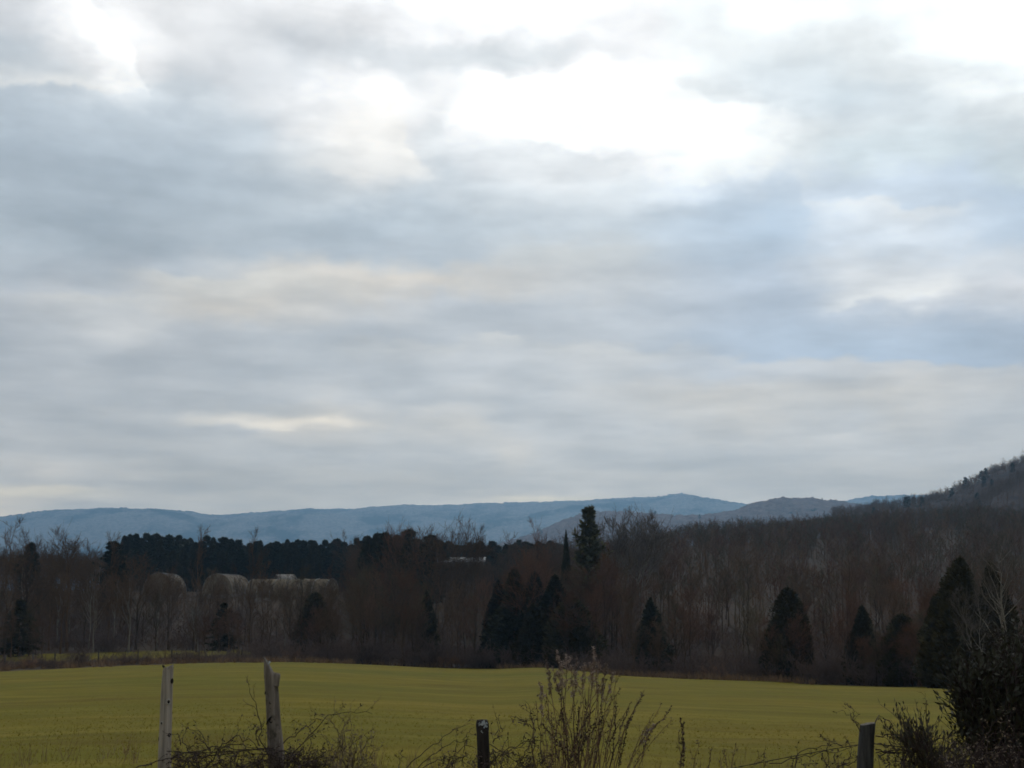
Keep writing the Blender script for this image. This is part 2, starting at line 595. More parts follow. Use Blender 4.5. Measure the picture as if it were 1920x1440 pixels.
def needle_spray(mb, rng, P, per, size, flat=0.35, droop=-0.15):
    """needle clumps along polylines P (B,N,3)"""
    b, d, pi, t = sprout(rng, P, per, 0.12, 1.05, 0.8, 0.4)
    n = len(b)
    d[:, 2] = d[:, 2] * flat + droop
    d = norm(d)
    s = size * (0.6 + 0.8 * rng.random(n))[:, None]
    w = norm(np.cross(d, rvec(rng, n) * 0.6 + np.array([0, 0, 1.0])))
    leaves_at(mb, b + d * s, d * s, w * s * 0.42)


def conifer(seed, H=14.0, wide=0.22, n=70, per=34, size=0.42, start=0.06, power=0.85, open_=0.0, rise=0.05, tiers=False, r0=0.012, cores=True):
    rng = np.random.default_rng(seed)
    trunk, crown = MB(), MB()
    T = lines(rng, np.zeros((1, 3)), np.array([[0, 0, 1.0]]), np.array([H * 0.98]), 8, 0, 0.006)
    tubes(trunk, T, H * r0 * np.linspace(1.1, 0.08, 8), 7)
    t = start + (1 - start) * (np.arange(n) + rng.random(n)) / n
    if tiers:
        t = np.round(t * 13) / 13 + rng.normal(size=n) * 0.008
        t = np.clip(t, start, 0.995)
    az = np.arange(n) * 2.399 + rng.normal(size=n) * 0.5
    prof = (1 - t) ** power * (1 - 0.45 * np.exp(-(t - start) * 9))
    L = H * wide * prof * (1 - open_ + 2 * open_ * rng.random(n)) * (0.8 + 0.4 * rng.random(n)) + H * 0.015
    d = np.stack([np.cos(az), np.sin(az), np.full(n, rise) + 0.8 * (t > 0.9)], 1)
    base = np.stack([np.zeros(n), np.zeros(n), t * H], 1)
    P = lines(rng, base, norm(d), L, 4, -0.08 if rise < 0.15 else 0.12, 0.03)
    tubes(crown, P, (0.05 + L[:, None] * 0.01) * np.linspace(1, 0.3, 4)[None], 3)
    needle_spray(crown, rng, P, per, size, 0.5, -0.06 if rise < 0.15 else 0.18)
    b, dd, pi, tt = sprout(rng, P, 4, 0.2, 0.95, 0.8, 0.2)
    dd[:, 2] *= 0.3
    P2 = lines(rng, b, norm(dd), L[pi] * 0.4 * (1.1 - tt), 3, 0.0, 0.04)
    needle_spray(crown, rng, P2, max(per // 4, 4), size, 0.5, 0.0)
    # leader
    c = np.stack([rng.normal(size=10) * 0.05, rng.normal(size=10) * 0.05, H * (0.97 + 0.03 * rng.random(10))], 1)
    a = rvec(rng, 10) * 0.3 * np.array([0.5, 0.5, 1])
    leaves_at(crown, c, a * size * 1.6, norm(np.cross(a, rvec(rng, 10))) * size * 0.25)
    return trunk, crown


def shrub(seed, H=2.2, stems=16, subs=5, twigs=5, spread=0.5, tw=0.012):
    rng = np.random.default_rng(seed)
    mb = MB()
    b = np.concatenate([rng.normal(size=(stems, 2)) * 0.22 * H * spread, np.zeros((stems, 1)) - 0.05], 1)
    d = norm(np.concatenate([b[:, :2] * 1.1 / H + rng.normal(size=(stems, 2)) * 0.35 * spread, np.ones((stems, 1))], 1))
    L = H * (0.6 + 0.45 * rng.random(stems))
    P = lines(rng, b, d, L, 5, -0.12, 0.05)
    tubes(mb, P, 0.012 * H * np.linspace(1, 0.3, 5), 3)
    b, d, pi, t = sprout(rng, P, subs, 0.25, 1, 0.6, 0.2)
    P2 = lines(rng, b, d, L[pi] * 0.42 * (0.5 + 0.8 * rng.random(len(b))), 3, 0.05, 0.06)
    tubes(mb, P2, np.broadcast_to(tw * np.linspace(1, 0.5, 3)[None], P2.shape[:2]), 3)
    b, d, pi2, t = sprout(rng, P2, twigs, 0.2, 1, 0.6, 0.2)
    P3 = lines(rng, b, d, L[pi][pi2] * 0.22 * (0.5 + 0.8 * rng.random(len(b))), 2, 0.1, 0)
    tubes(mb, P3, np.broadcast_to(tw * 0.8 * np.array([1, 0.4])[None], P3.shape[:2]), 3)
    return mb


def dense_conifer(seed, H=10.0, wide=0.26, power=0.6, n=11000, leaf=0.20, lump=0.95):
    """a thick cedar: needle sprays fill an egg shaped, lumpy crown on short boughs"""
    rng = np.random.default_rng(seed)
    trunk, crown = MB(), MB()
    T = lines(rng, np.zeros((1, 3)), np.array([[0, 0, 1.0]]), np.array([H * 0.96]), 8, 0, 0.006)
    tubes(trunk, T, H * 0.012 * np.linspace(1.1, 0.08, 8), 7)

    def rad(t, az):
        p = np.clip(1 - t, 0, 1) ** power * (1 - 0.5 * np.exp(-t * 13))
        l = 1 - lump / 2 + lump * (0.65 * vnoise(np.cos(az) * 2.2 + 9, np.sin(az) * 2.2 + t * 6.5, seed) + 0.35 * vnoise(np.cos(az) * 5 + 3, np.sin(az) * 5 + t * 17, seed + 3))
        return wide * H * p * l

    m = 90
    t = 0.03 + 0.93 * rng.random(m)
    az = rng.random(m) * 6.283
    L_ = rad(t, az) * 0.9
    d = norm(np.stack([np.cos(az), np.sin(az), np.full(m, 0.25)], 1))
    P = lines(rng, np.stack([0 * t, 0 * t, t * H], 1), d, L_, 4, 0.1, 0.03)
    tubes(crown, P, (0.02 + L_[:, None] * 0.012) * np.linspace(1, 0.3, 4)[None], 3)
    t = rng.random(n * 2)
    keep = rng.random(n * 2) < ((1 - t) ** power * (1 - 0.5 * np.exp(-t * 13)) + 0.05)
    t = t[keep][:n]
    k = len(t)
    az = rng.random(k) * 6.283
    q = rad(t, az) * (0.35 + 0.65 * rng.random(k) ** 0.45)
    c = np.stack([np.cos(az) * q, np.sin(az) * q, t * H * 0.985 + 0.02 * H * (q / (wide * H))], 1)
    d = norm(np.stack([np.cos(az), np.sin(az), 0.5 + 0.5 * rng.random(k)], 1) + rvec(rng, k) * 0.6)
    s = leaf * (0.6 + 0.8 * rng.random(k))[:, None]
    leaves_at(crown, c, d * s, norm(np.cross(d, rvec(rng, k))) * s * 0.45)
    b = np.stack([rng.normal(size=24) * 0.04, rng.normal(size=24) * 0.04, H * (0.95 + 0.05 * rng.random(24))], 1)
    a = norm(rvec(rng, 24) * 0.4 + np.array([0, 0, 1.0])) * leaf
    leaves_at(crown, b, a, norm(np.cross(a, rvec(rng, 24))) * leaf * 0.35)
    return trunk, crown


PROTO = {}          # kind -> (trunk mesh, crown mesh, built height)


def proto(kind, built, H, mt, mc):
    tr, cr = built
    a, b = tr.mesh("trunk"), cr.mesh("crown")
    a.materials.append(mt)
    b.materials.append(mc)
    PROTO[kind] = (a, b, float(max(tr.arrays()[0][:, 2].max(), cr.arrays()[0][:, 2].max())))


for i, (mt, mc) in enumerate([("bark_dark", "bark"), ("bark_dark", "bark"), ("bark_dark", "bark_red"), ("bark_dark", "bark_olive"), ("bark_dark", "bark_red"), ("bark_pale", "bark")]):
    proto(f"bare{i}", bare_tree(100 + i, 20, 0.22 + 0.03 * (i % 3), 13 + i % 3, 7, 6, 3, 0.34 + 0.04 * (i % 3), 0.62 + 0.08 * (i % 2), tw=0.017), 20, M[mt], M[mc])
proto("round", bare_tree(201, 20, 0.34, 15, 8, 6, 3, 0.42, 0.70, tw=0.025), 20, M["bark"], M["bark"])
proto("vase", bare_tree(202, 20, 0.40, 9, 7, 6, 2, 0.44, 0.52, fork=3, tw=0.024, vase=0.5), 20, M["bark"], M["bark"])
proto("sparse", bare_tree(203, 20, 0.30, 10, 6, 5, 2, 0.34, 0.60, tw=0.022), 20, M["bark"], M["bark"])
proto("slim", bare_tree(204, 20, 0.30, 14, 5, 5, 2, 0.20, 0.55, r0=0.010, tw=0.022), 20, M["bark"], M["bark"])
proto("pale", bare_tree(205, 20, 0.36, 10, 6, 5, 2, 0.38, 0.62, r0=0.012, tw=0.026, fork=2), 20, M["bark_pale"], M["twig_pale"])
proto("palecrook", bare_tree(206, 20, 0.30, 10, 6, 5, 2, 0.34, 0.75, r0=0.013, tw=0.024, fork=2, crook=0.035), 20, M["bark_pale"], M["twig_pale"])
proto("palevase", bare_tree(208, 20, 0.42, 11, 7, 6, 2, 0.42, 0.60, fork=3, tw=0.030, vase=0.4, crook=0.03), 20, M["bark_pale"], M["twig_pale"])
proto("snag", bare_tree(207, 20, 0.45, 5, 2, 2, 0, 0.10, 0.8, r0=0.014, tw=0.03), 20, M["bark"], M["bark"])
for i in range(4):
    pn = dense_conifer(300 + i, 18, 0.15 + 0.025 * i, 0.34 + 0.06 * i, 9000, 0.30, 1.25) if i % 2 == 0 else conifer(300 + i, 18, 0.21, 84, 44, 0.42, 0.12, 0.55, 0.42, 0.16, r0=0.011)
    proto(f"pine{i}", pn, 18, M["bark"], M["needle" if i % 2 else "needle_blue"])
proto("bigpine", conifer(311, 22, 0.18, 80, 50, 0.44, 0.20, 0.62, 0.50, 0.28, r0=0.012), 22, M["bark"], M["needle_olive"])
for i in range(2):
    proto(f"spruce{i}", dense_conifer(320 + i, 16, 0.16 + 0.03 * i, 0.85, 13000, 0.26, 1.0), 16, M["bark"], M["needle_blue"])
for i in range(3):
    proto(f"cedar{i}", dense_conifer(330 + i, 10, (0.29, 0.25, 0.33)[i], (0.58, 0.75, 0.48)[i]), 10, M["bark"], M["needle_dark"])
proto("broad", conifer(340, 9, 0.52, 80, 60, 0.24, 0.03, 0.75, 0.40, 0.02), 9, M["bark"], M["needle_dark"])
SHRUB = []
for i, mk in enumerate(["brush", "brush_red", "brush", "brush_red"]):
    me = shrub(400 + i, 2.2, 18, 6, 5, 0.7 + 0.1 * i).mesh("shrub_twigs")
    me.materials.append(M[mk])
    SHRUB.append(me)

TREES = []
prand = random.Random(12)


def put_tree(kind, name, label, cat, group, x, y, top_z, wide=1.0, rz=None, sink=0.15):
    tm, cm, H = PROTO[kind]
    z = gz(x, y) - sink
    s = (top_z - z) / H
    root = empty(name, (x, y, z), prand.random() * 6.28 if rz is None else rz)
    root.scale = (s * wide, s * wide, s)
    for nm, me in (("trunk", tm), ("crown", cm)):
        o = bpy.data.objects.new(nm, me)
        col.objects.link(o)
        o.parent = root
    tag(root, label, cat, group)
    TREES.append((x, y))
    return root


def tree_px(kind, name, label, cat, group, px, row, Y, wide=1.0, rz=None):
    return put_tree(kind, name, label, cat, group, x_at(px, Y), Y, z_at(row, Y), wide, rz)


G_LEFT = "bare trees standing above the wood"
named = [
    # kind, name, label, category, group, column, top row, distance, width
    ("sparse", "bare_tree", "thin bare tree at the very end of the wood beside the dark cedar", "tree", G_LEFT, 10, 972, 236, 1.0),
    ("bare1", "bare_tree", "bare tree with fine twigs between the end tree and the round crowned one", "tree", G_LEFT, 48, 992, 240, 0.8),
    ("round", "bare_tree", "tall bare tree with round twiggy crown above the cedar and blue ridge", "tree", G_LEFT, 128, 978, 240, 1.0),
    ("slim", "bare_tree", "slim bare tree just past the round crowned one", "tree", G_LEFT, 205, 1000, 242, 0.9),
    ("slim", "bare_tree", "thin bare tree poking over the pines between the first two hoop houses", "tree", G_LEFT, 366, 988, 246, 0.75),
    ("sparse", "bare_tree", "straight dark bare tree in front of the long hoop house", "tree", G_LEFT, 469, 992, 238, 0.7),
    ("pale", "pale_tree", "small pale barked tree with open forks below the second hoop house", "tree", None, 374, 1098, 232, 0.7),
    ("bare2", "bare_tree", "bushy bare tree beside the pine clump in the middle of the wood", "tree", G_LEFT, 742, 974, 262, 0.9),
    ("vase", "bare_tree", "bare tree with spreading vase shaped crown high against the blue ridge", "tree", G_LEFT, 822, 958, 256, 1.0),
    ("vase", "bare_tree", "shorter vase shaped bare tree next to the tallest vase shaped one", "tree", G_LEFT, 862, 972, 258, 0.8),
    ("sparse", "bare_tree", "thin bare tree above the white roof", "tree", G_LEFT, 893, 988, 262, 0.7),
    ("bare4", "bare_tree", "twiggy bare tree with two tops beside the narrow spruce", "tree", G_LEFT, 1010, 974, 232, 0.8),
    ("palevase", "pale_tree", "pale bare tree close behind the big olive pine", "tree", "pale bare trees by the big pine", 1152, 950, 238, 0.9),
    ("palevase", "pale_tree", "pale crooked bare tree with bright limbs on the brow of the wood", "tree", "pale bare trees by the big pine", 1188, 945, 244, 1.0),
    ("sparse", "bare_tree", "low thin bare tree on the brow past the pale crooked one", "tree", G_LEFT, 1228, 960, 250, 0.7),
    ("bigpine", "pine_tree", "big ragged olive green pine rising above the wood before the spur", "pine", None, 1106, 944, 226, 0.82),
    ("spruce0", "spruce_tree", "narrow dark spruce standing before the big ragged pine", "spruce", None, 1062, 990, 220, 0.5),
    ("broad", "cedar_tree", "broad dark cedar alone before the thin trees at the field corner", "cedar", None, 38, 1122, 226, 1.0),
    ("broad", "cedar_tree", "dark cedar below the second hoop house", "cedar", "dark cedars in the wood", 420, 1128, 240, 0.8),
    ("cedar2", "cedar_tree", "rounded dark cedar below the end of the long hoop house", "cedar", "dark cedars in the wood", 590, 1108, 222, 1.1),
    ("cedar1", "cedar_tree", "small dark cedar under the white roof", "cedar", "dark cedars in the wood", 800, 1105, 212, 0.9),
    ("spruce1", "hemlock_tree", "tall blackish hemlock where the field edge dips", "hemlock", "blackish hemlocks behind the tall weeds", 965, 1060, 206, 1.8),
    ("spruce1", "hemlock_tree", "widest blackish hemlock behind the tall weed clump", "hemlock", "blackish hemlocks behind the tall weeds", 1040, 1075, 204, 2.1),
    ("cedar0", "hemlock_tree", "low blackish hemlock beside the weed clump tips", "hemlock", "blackish hemlocks behind the tall weeds", 1000, 1130, 200, 1.4),
    ("spruce0", "hemlock_tree", "slim blackish hemlock where the field edge starts to rise again", "hemlock", "blackish hemlocks behind the tall weeds", 934, 1085, 208, 1.7),
    ("spruce1", "hemlock_tree", "blackish hemlock in the middle of the dark clump", "hemlock", "blackish hemlocks behind the tall weeds", 1002, 1068, 210, 1.9),
    ("cedar2", "hemlock_tree", "low round blackish hemlock at the weed clump side of the dark clump", "hemlock", "blackish hemlocks behind the tall weeds", 1072, 1118, 198, 1.5),
    ("spruce1", "hemlock_tree", "dark hemlock with pale stem before it past the weed clump", "hemlock", "blackish hemlocks behind the tall weeds", 1220, 1118, 186, 1.7),
    ("cedar2", "cedar_tree", "pointed dark cedar with a round head at the wood edge", "cedar", "dark cedars at the wood edge", 1478, 1098, 164, 0.92),
    ("cedar1", "cedar_tree", "spiky dark cedar above the flat topped post", "cedar", "dark cedars at the wood edge", 1616, 1132, 155, 1.15),
    ("cedar2", "cedar_tree", "short thick dark cedar next to the spiky one", "cedar", "dark cedars at the wood edge", 1692, 1148, 150, 1.25),
    ("cedar0", "cedar_tree", "tallest blackish cedar of the wood edge behind the evergreen bush", "cedar", "dark cedars at the wood edge", 1805, 1040, 128, 1.05),
    ("cedar1", "cedar_tree", "blackish cedar behind the pale crooked tree", "cedar", "dark cedars at the wood edge", 1862, 1048, 126, 1.1),
    ("cedar2", "cedar_tree", "squat blackish cedar at the foot of the tallest cedar", "cedar", "dark cedars at the wood edge", 1768, 1105, 130, 1.0),
    ("palecrook", "pale_tree", "pale crooked bare tree with forked trunk before the blackish cedars", "tree", None, 1888, 980, 108, 0.8),
    ("pale", "pale_tree", "low pale branching tree in front of the tallest blackish cedar", "tree", None, 1838, 1085, 112, 0.8),
    ("snag", "dead_tree", "dark broken dead trunk standing out of the slope wood", "dead tree", None, 1596, 1035, 205, 0.9),
    ("slim", "pale_tree", "slender pale stem at the wood edge between hemlock and pointed cedar", "tree", None, 1378, 1150, 172, 0.7),
]
for (k, nm, lb, ct, gp, px, row, Y, w) in named:
    tree_px(k, nm, lb, ct, gp, px, row - (9 if gp == G_LEFT or "pale bare" in str(gp) else 0), Y, w)

# the pine stand behind the hoop houses: every pine of its skyline is a tree of its own
PINE_TOP = [(150, 1012), (225, 1006), (250, 1003), (310, 1002), (345, 1008), (400, 1008), (450, 1012), (540, 1012), (560, 1014), (655, 1012), (700, 1004), (760, 1004), (830, 1014),
            (900, 1014), (960, 1014), (1020, 1016), (1070, 1020)]
pt = np.array(PINE_TOP, float)
rp = random.Random(7)
px = 228.0
k = 0
while px < 1035:
    Y = 410 + rp.uniform(-18, 25)
    row = np.interp(px, pt[:, 0], pt[:, 1]) + rp.uniform(-6, 9)
    tree_px(f"pine{rp.randrange(4)}", "pine_tree", "dark pine in the even topped stand behind the hoop houses", "pine", "pines of the stand behind the hoop houses",
            px, row, Y, rp.uniform(0.8, 1.5))
    px += rp.uniform(7, 14)
# a second, lower rank makes the stand dense
px = 222.0
while px < 1035:
    Y = 392 + rp.uniform(-8, 8)
    row = np.interp(px, pt[:, 0], pt[:, 1]) + rp.uniform(14, 34)
    tree_px(f"pine{rp.randrange(4)}", "pine_tree", "dark pine in the even topped stand behind the hoop houses", "pine", "pines of the stand behind the hoop houses",
            px, row, Y, rp.uniform(1.1, 1.5))
    px += rp.uniform(18, 28)
# the near pine clump in the middle
for px, row, lb in [(690, 1003, "low pine at the start of the middle clump"), (706, 996, "dark pine with a blunt top in the middle clump"), (722, 994, "tallest pine of the middle clump"),
                    (741, 1004, "pine at the end of the middle clump under the bushy bare tree"), (764, 990, "lone pointed pine between bushy and vase shaped bare trees"),
                    (805, 1000, "pine below the vase shaped bare tree"), (52, 1014, "dark pine over the broad cedar"),
                    (208, 1012, "rounded pine where the pine stand starts")]:
    tree_px(f"pine{rp.randrange(4)}", "pine_tree", lb, "pine", "pines of the middle clump", px, row, 285 + rp.uniform(-12, 12), rp.uniform(1.0, 1.3))

# fill: the bare wood itself
CAN = np.array([(-120, 1018), (0, 1022), (100, 1032), (250, 1038), (300, 1055), (640, 1055), (700, 1022), (760, 1012), (860, 1030), (960, 1020), (1060, 1008), (1150, 990), (1250, 985), (1300, 985), (2050, 985)], float)
n_fill = 0
tries = 0
while n_fill < 235 and tries < 6000:
    tries += 1
    px = rp.uniform(-40, 1960)
    E = float(edge_dist(px))
    depth = rp.random() ** 1.9 * 110
    Y = E + 4 + depth
    if px < 480:
        Y = max(Y, E + 50 + depth * 0.6)
    if px > 1740:
        Y = max(150, Y)
    x = x_at(px, Y)
    if any((x - a) ** 2 + (Y - b) ** 2 < 3.2 ** 2 for a, b in TREES):
        continue
    can = np.interp(px, CAN[:, 0], CAN[:, 1])
    top = z_at(can + rp.uniform(0, 90), Y)
    g = gz(x, Y)
    hmax = 19 if px < 1150 else 12.5
    h = min(top - g, rp.uniform(0.65, 1.0) * hmax)
    if h < 5:
        h = rp.uniform(5, 8)
    if 255 < px < 640:                              # the hoop houses show through thinner, lower trees here
        h = min(max(h, 7), z_at(rp.choice((1045, 1060, 1085, 1110, 1140)) + rp.uniform(-8, 8), Y) - g)
        if rp.random() < 0.2:
            h *= 1.25
    reg = "hoop" if px < 660 else "mid" if px < 1060 else "slope"
    if 818 < px < 932:
        h = min(h, z_at(rp.uniform(1060, 1110), Y) - g)
    kind = rp.choice({"hoop": ["bare0", "bare1", "bare3", "sparse", "slim", "bare5"], "mid": ["bare0", "bare1", "bare2", "bare4", "bare3"], "slope": ["bare2", "bare4", "bare0", "bare3", "bare2", "bare1"]}[reg])
    lb, gp = {"hoop": ("bare grey brown tree among the thin trees before the hoop houses", "bare trees before the hoop houses"),
              "mid": ("bare brown tree packed in the middle wood under the white roof", "bare trees of the middle wood"),
              "slope": ("bare reddish brown tree low on the dark slope wood", "bare trees of the slope wood")}[reg]
    put_tree(kind, "bare_tree", lb, "tree", gp, x, Y, g + h, rp.uniform(0.8, 1.15))
    n_fill += 1


for (px, row, Y) in [(1478, 1098, 164), (1616, 1132, 155), (1692, 1148, 150), (1220, 1110, 186), (590, 1108, 222), (420, 1120, 236), (38, 1122, 226), (1768, 1105, 138), (800, 1105, 212), (1106, 1000, 218), (1062, 1040, 214), (1085, 1010, 212), (420, 1128, 238)]:
    for j in range(7):
        q = px + rp.uniform(-52, 52)
        Yq = Y - rp.uniform(3.5, 8)
        if Yq < edge_dist(q) + 1.5:
            Yq = float(edge_dist(q)) + 1.5 + rp.random() * 2
        x = x_at(q, Yq)
        g = gz(x, Yq)
        hh = (z_at(row, Y) - g) * rp.uniform(0.5, 0.95)
        reg = "slope" if q > 1060 else "mid" if q > 660 else "hoop"
        lb, gp = {"hoop": ("bare grey brown tree among the thin trees before the hoop houses", "bare trees before the hoop houses"),
                  "mid": ("bare brown tree packed in the middle wood under the white roof", "bare trees of the middle wood"),
                  "slope": ("bare reddish brown tree low on the dark slope wood", "bare trees of the slope wood")}[reg]
        put_tree(rp.choice(["bare2", "bare4", "bare0", "bare3", "sparse", "slim"]), "bare_tree", lb, "tree", gp, x, Yq, g + hh, rp.uniform(0.9, 1.3))


# the rest of the slope wood and the hill woods read as one mass each
def mass(name, label, spots, variants, material):
    mb = MB()
    for (x, y, z, h, w) in spots:
        v, q, t, H = variants[rp.randrange(len(variants))]
        a = rp.random() * 6.28
        s = h / H
        c, sn = math.cos(a) * s * w, math.sin(a) * s * w
        mb.merge((v, q, t), [[c, -sn, 0], [sn, c, 0], [0, 0, s]], (x, y, z))
    o = mb.build(name, material)
    tag(o, label, None, None, "stuff")
    return o


def low(seed, **kw):
    tr, cr = bare_tree(seed, 14, lod=1, **kw)
    m = MB()
    m.merge(tr.arrays()).merge(cr.arrays())
    return (*m.arrays(), 14.0)


LOW = [low(500 + i, start=0.25, mains=9, subs=6, twigs=5, tips=0, spread=0.40, angle=0.70, tw=0.022, r0=0.0078) for i in range(6)]
FARLOW = [low(520 + i, start=0.25, mains=8, subs=4, twigs=2, tips=0, spread=0.36, angle=0.6, tw=0.05, r0=0.013) for i in range(6)]


def wood_spots(n, pxr, Yr, hr, seed, cond=None):
    rr = random.Random(seed)
    out = []
    while len(out) < n:
        px = rr.uniform(*pxr)
        Y = math.sqrt(rr.uniform(Yr[0] ** 2, Yr[1] ** 2))
        if cond and not cond(px, Y):
            continue
        x = x_at(px, Y)
        out.append((x, Y, gz(x, Y) - 0.1, rr.uniform(*hr), rr.uniform(0.85, 1.25)))
    return out


sp1 = wood_spots(620, (1080, 2060), (215, 470), (9, 13), 1, lambda p, Y: Y > edge_dist(p) + 45)
sp2 = wood_spots(900, (1060, 2060), (440, 700), (9, 11.5), 2)
third = len(sp1) // 3
mass("slope_woods", "dense brown leafless wood covering the slope", sp1[:third] + sp2[:third], LOW, M["bark"])
mass("slope_woods_reddish", "reddish leafless trees mixed through the slope wood", sp1[third:2 * third] + sp2[third:2 * third], LOW, M["bark_red"])
mass("slope_woods_olive", "olive brown leafless trees mixed through the slope wood", sp1[2 * third:] + sp2[2 * third:], LOW, M["bark_olive"])
sp3 = []
for _ in range(44):
    p_, Y_ = rp.uniform(255, 640), rp.uniform(262, 306)
    x_ = x_at(p_, Y_)
    g_ = gz(x_, Y_)
    t_ = z_at(rp.choice((1066, 1080, 1090, 1100)) + rp.uniform(-6, 6), Y_)
    if t_ - g_ > 3:
        sp3.append((x_, Y_, g_, t_ - g_, rp.uniform(0.8, 1.1)))
sp3 += wood_spots(330, (-150, 1100), (245, 400), (6, 11), 3, lambda p, Y: not (230 < p < 660 and Y > 262))
sp3 += wood_spots(150, (650, 1100), (240, 400), (10, 15), 4, lambda p, Y: not 800 < p < 950)
for _ in range(46):
    p_, Y_ = rp.uniform(815, 935), rp.uniform(370, 383)
    x_ = x_at(p_, Y_)
    g_ = gz(x_, Y_)
    sp3.append((x_, Y_, g_, z_at(1054 + rp.uniform(0, 6), Y_) - g_, 1.5))
sp3 += [q for q in wood_spots(60, (800, 950), (240, 385), (6, 11), 14) if q[2] + q[3] < z_at(1060, q[1])]
sp3 += wood_spots(120, (-150, 230), (300, 430), (8, 12.5), 5)
sp3 += wood_spots(420, (-100, 1100), (430, 560), (9, 15), 6)
mass("valley_woods", "dense leafless thicket filling the low wood", sp3, LOW, M["bark"])
hs = []
rr = random.Random(8)
for sf, pr, n, hr in ((s_hill, (1560, 2120), 1600, (7, 11)), (s_fold, (1760, 2120), 600, (8, 12))):
    for _ in range(n):
        p = sf(rr.uniform(*pr), 1 - abs(rr.gauss(0, 0.45)) if rr.random() < 0.7 else 1.0)
        hs.append((p[0], p[1], p[2] - 2.0, rr.uniform(*hr), rr.uniform(0.9, 1.4)))
mass("hillside_woods", "leafless trees covering the steep hillside", hs, FARLOW, M["bark"])


def far_conifer(seed):
    tr, cr = conifer(seed, 14, 0.2, 26, 8, 0.9, 0.1, 0.8, 0.3, 0.1)
    m = MB()
    m.merge(tr.arrays()).merge(cr.arrays())
    return (*m.arrays(), 14.0)


FC = [far_conifer(600 + i) for i in range(3)]
cs = []
for _ in range(26):
    p = s_hill(rr.uniform(1600, 2100), 1 - abs(rr.gauss(0, 0.35)))
    cs.append((p[0], p[1], p[2] - 2, rr.uniform(7, 11), rr.uniform(0.9, 1.3)))
for _ in range(12):
    p = s_spur(rr.uniform(980, 1800), 1 - abs(rr.gauss(0, 0.4)))
    cs.append((p[0], p[1], p[2] - 2, rr.uniform(8, 13), rr.uniform(1.2, 1.8)))
for px_ in (1228, 1096):
    p = s_spur(px_, 1.0)
    cs.append((p[0], p[1], p[2] - 3, rr.uniform(13, 19), 1.6))
es = []
for _ in range(260):
    px = rr.uniform(205, 1060)
    Y = rr.uniform(425, 480)
    x = x_at(px, Y)
    es.append((x, Y, gz(x, Y) - 0.5, rr.uniform(7, 14), rr.uniform(1.2, 2.0)))
mass("hillside_evergreen_woods", "scattered dark evergreens on spur and hillside", cs, FC, M["needle_blue"])
mass("valley_evergreen_woods", "dark evergreen understorey beneath the even topped pine stand", es, FC, M["needle_blue"])

# brush along the foot of the wood
ub = MB()
low_shrubs = [shrub(420 + i, 1.8, 9, 4, 3, 0.9, 0.016).arrays() for i in range(5)]
rr = random.Random(21)
for _ in range(900):
    px = rr.uniform(-60, 1980)
    E = float(edge_dist(px))
    Y = E + 2 + rr.random() ** 1.6 * 60
    if px < 480:
        Y = E + (rr.uniform(3, 14) if rr.random() < 0.35 else rr.uniform(50, 100))
    x = x_at(px, Y)
    s = rr.uniform(0.7, 1.5) * (0.7 if px < 480 and Y < E + 20 else 1.25)
    a = rr.random() * 6.28
    c, sn = math.cos(a) * s * 1.3, math.sin(a) * s * 1.3
    ub.merge(low_shrubs[rr.randrange(5)], [[c, -sn, 0], [sn, c, 0], [0, 0, s]], (x, Y, gz(x, Y)))
tag(ub.build("undergrowth", M["brush"]), "brown leafless undergrowth along the foot of the wood", None, None, "stuff")


def tufts(rng, x, y, z, h, w, n, lean=0.4):
    """n grass blades per point"""
    m = len(x)
    X = np.repeat(x, n) + rng.normal(size=m * n) * 0.12 * np.repeat(h, n)
    Yv = np.repeat(y, n) + rng.normal(size=m * n) * 0.12 * np.repeat(h, n)
    B = np.stack([X, Yv, np.repeat(z, n) - 0.01], 1)
    hh = np.repeat(h, n) * (0.5 + 0.7 * rng.random(m * n))
    d = norm(np.stack([rng.normal(size=m * n) * lean, rng.normal(size=m * n) * lean, np.ones(m * n)], 1)) * hh[:, None]
    a = rng.random(m * n) * 6.28
    s = np.stack([np.cos(a), np.sin(a), np.zeros(m * n)], 1) * (np.repeat(w, n) * 0.5)[:, None]
    V = np.stack([B - s, B + s, B + d], 1).reshape(-1, 3)
    return V, np.arange(len(V)).reshape(-1, 3)


rng = np.random.default_rng(5)
n = 2600                                              # rank dead grass at the far edge of the field
pxs = rng.uniform(-60, 1980, n)
E = edge_dist(pxs)
Y = E + rng.uniform(-1, 5, n) + (pxs < 480) * rng.uniform(0, 12, n)
X = (pxs - 960) / F * Y
keep = fbm(X * 0.08, Y * 0.08, 77, 3) > 0.42
X, Y = X[keep], Y[keep]
V, T = tufts(rng, X, Y, ground_h(X, Y), 0.5 + 0.6 * rng.random(len(X)), np.full(len(X), 0.07), 14)
tag(MB().add(V, None, T).build("dead_grass", M["deadgrass"]), "rank rusty dead grass where the field meets the wood", None, None, "stuff")

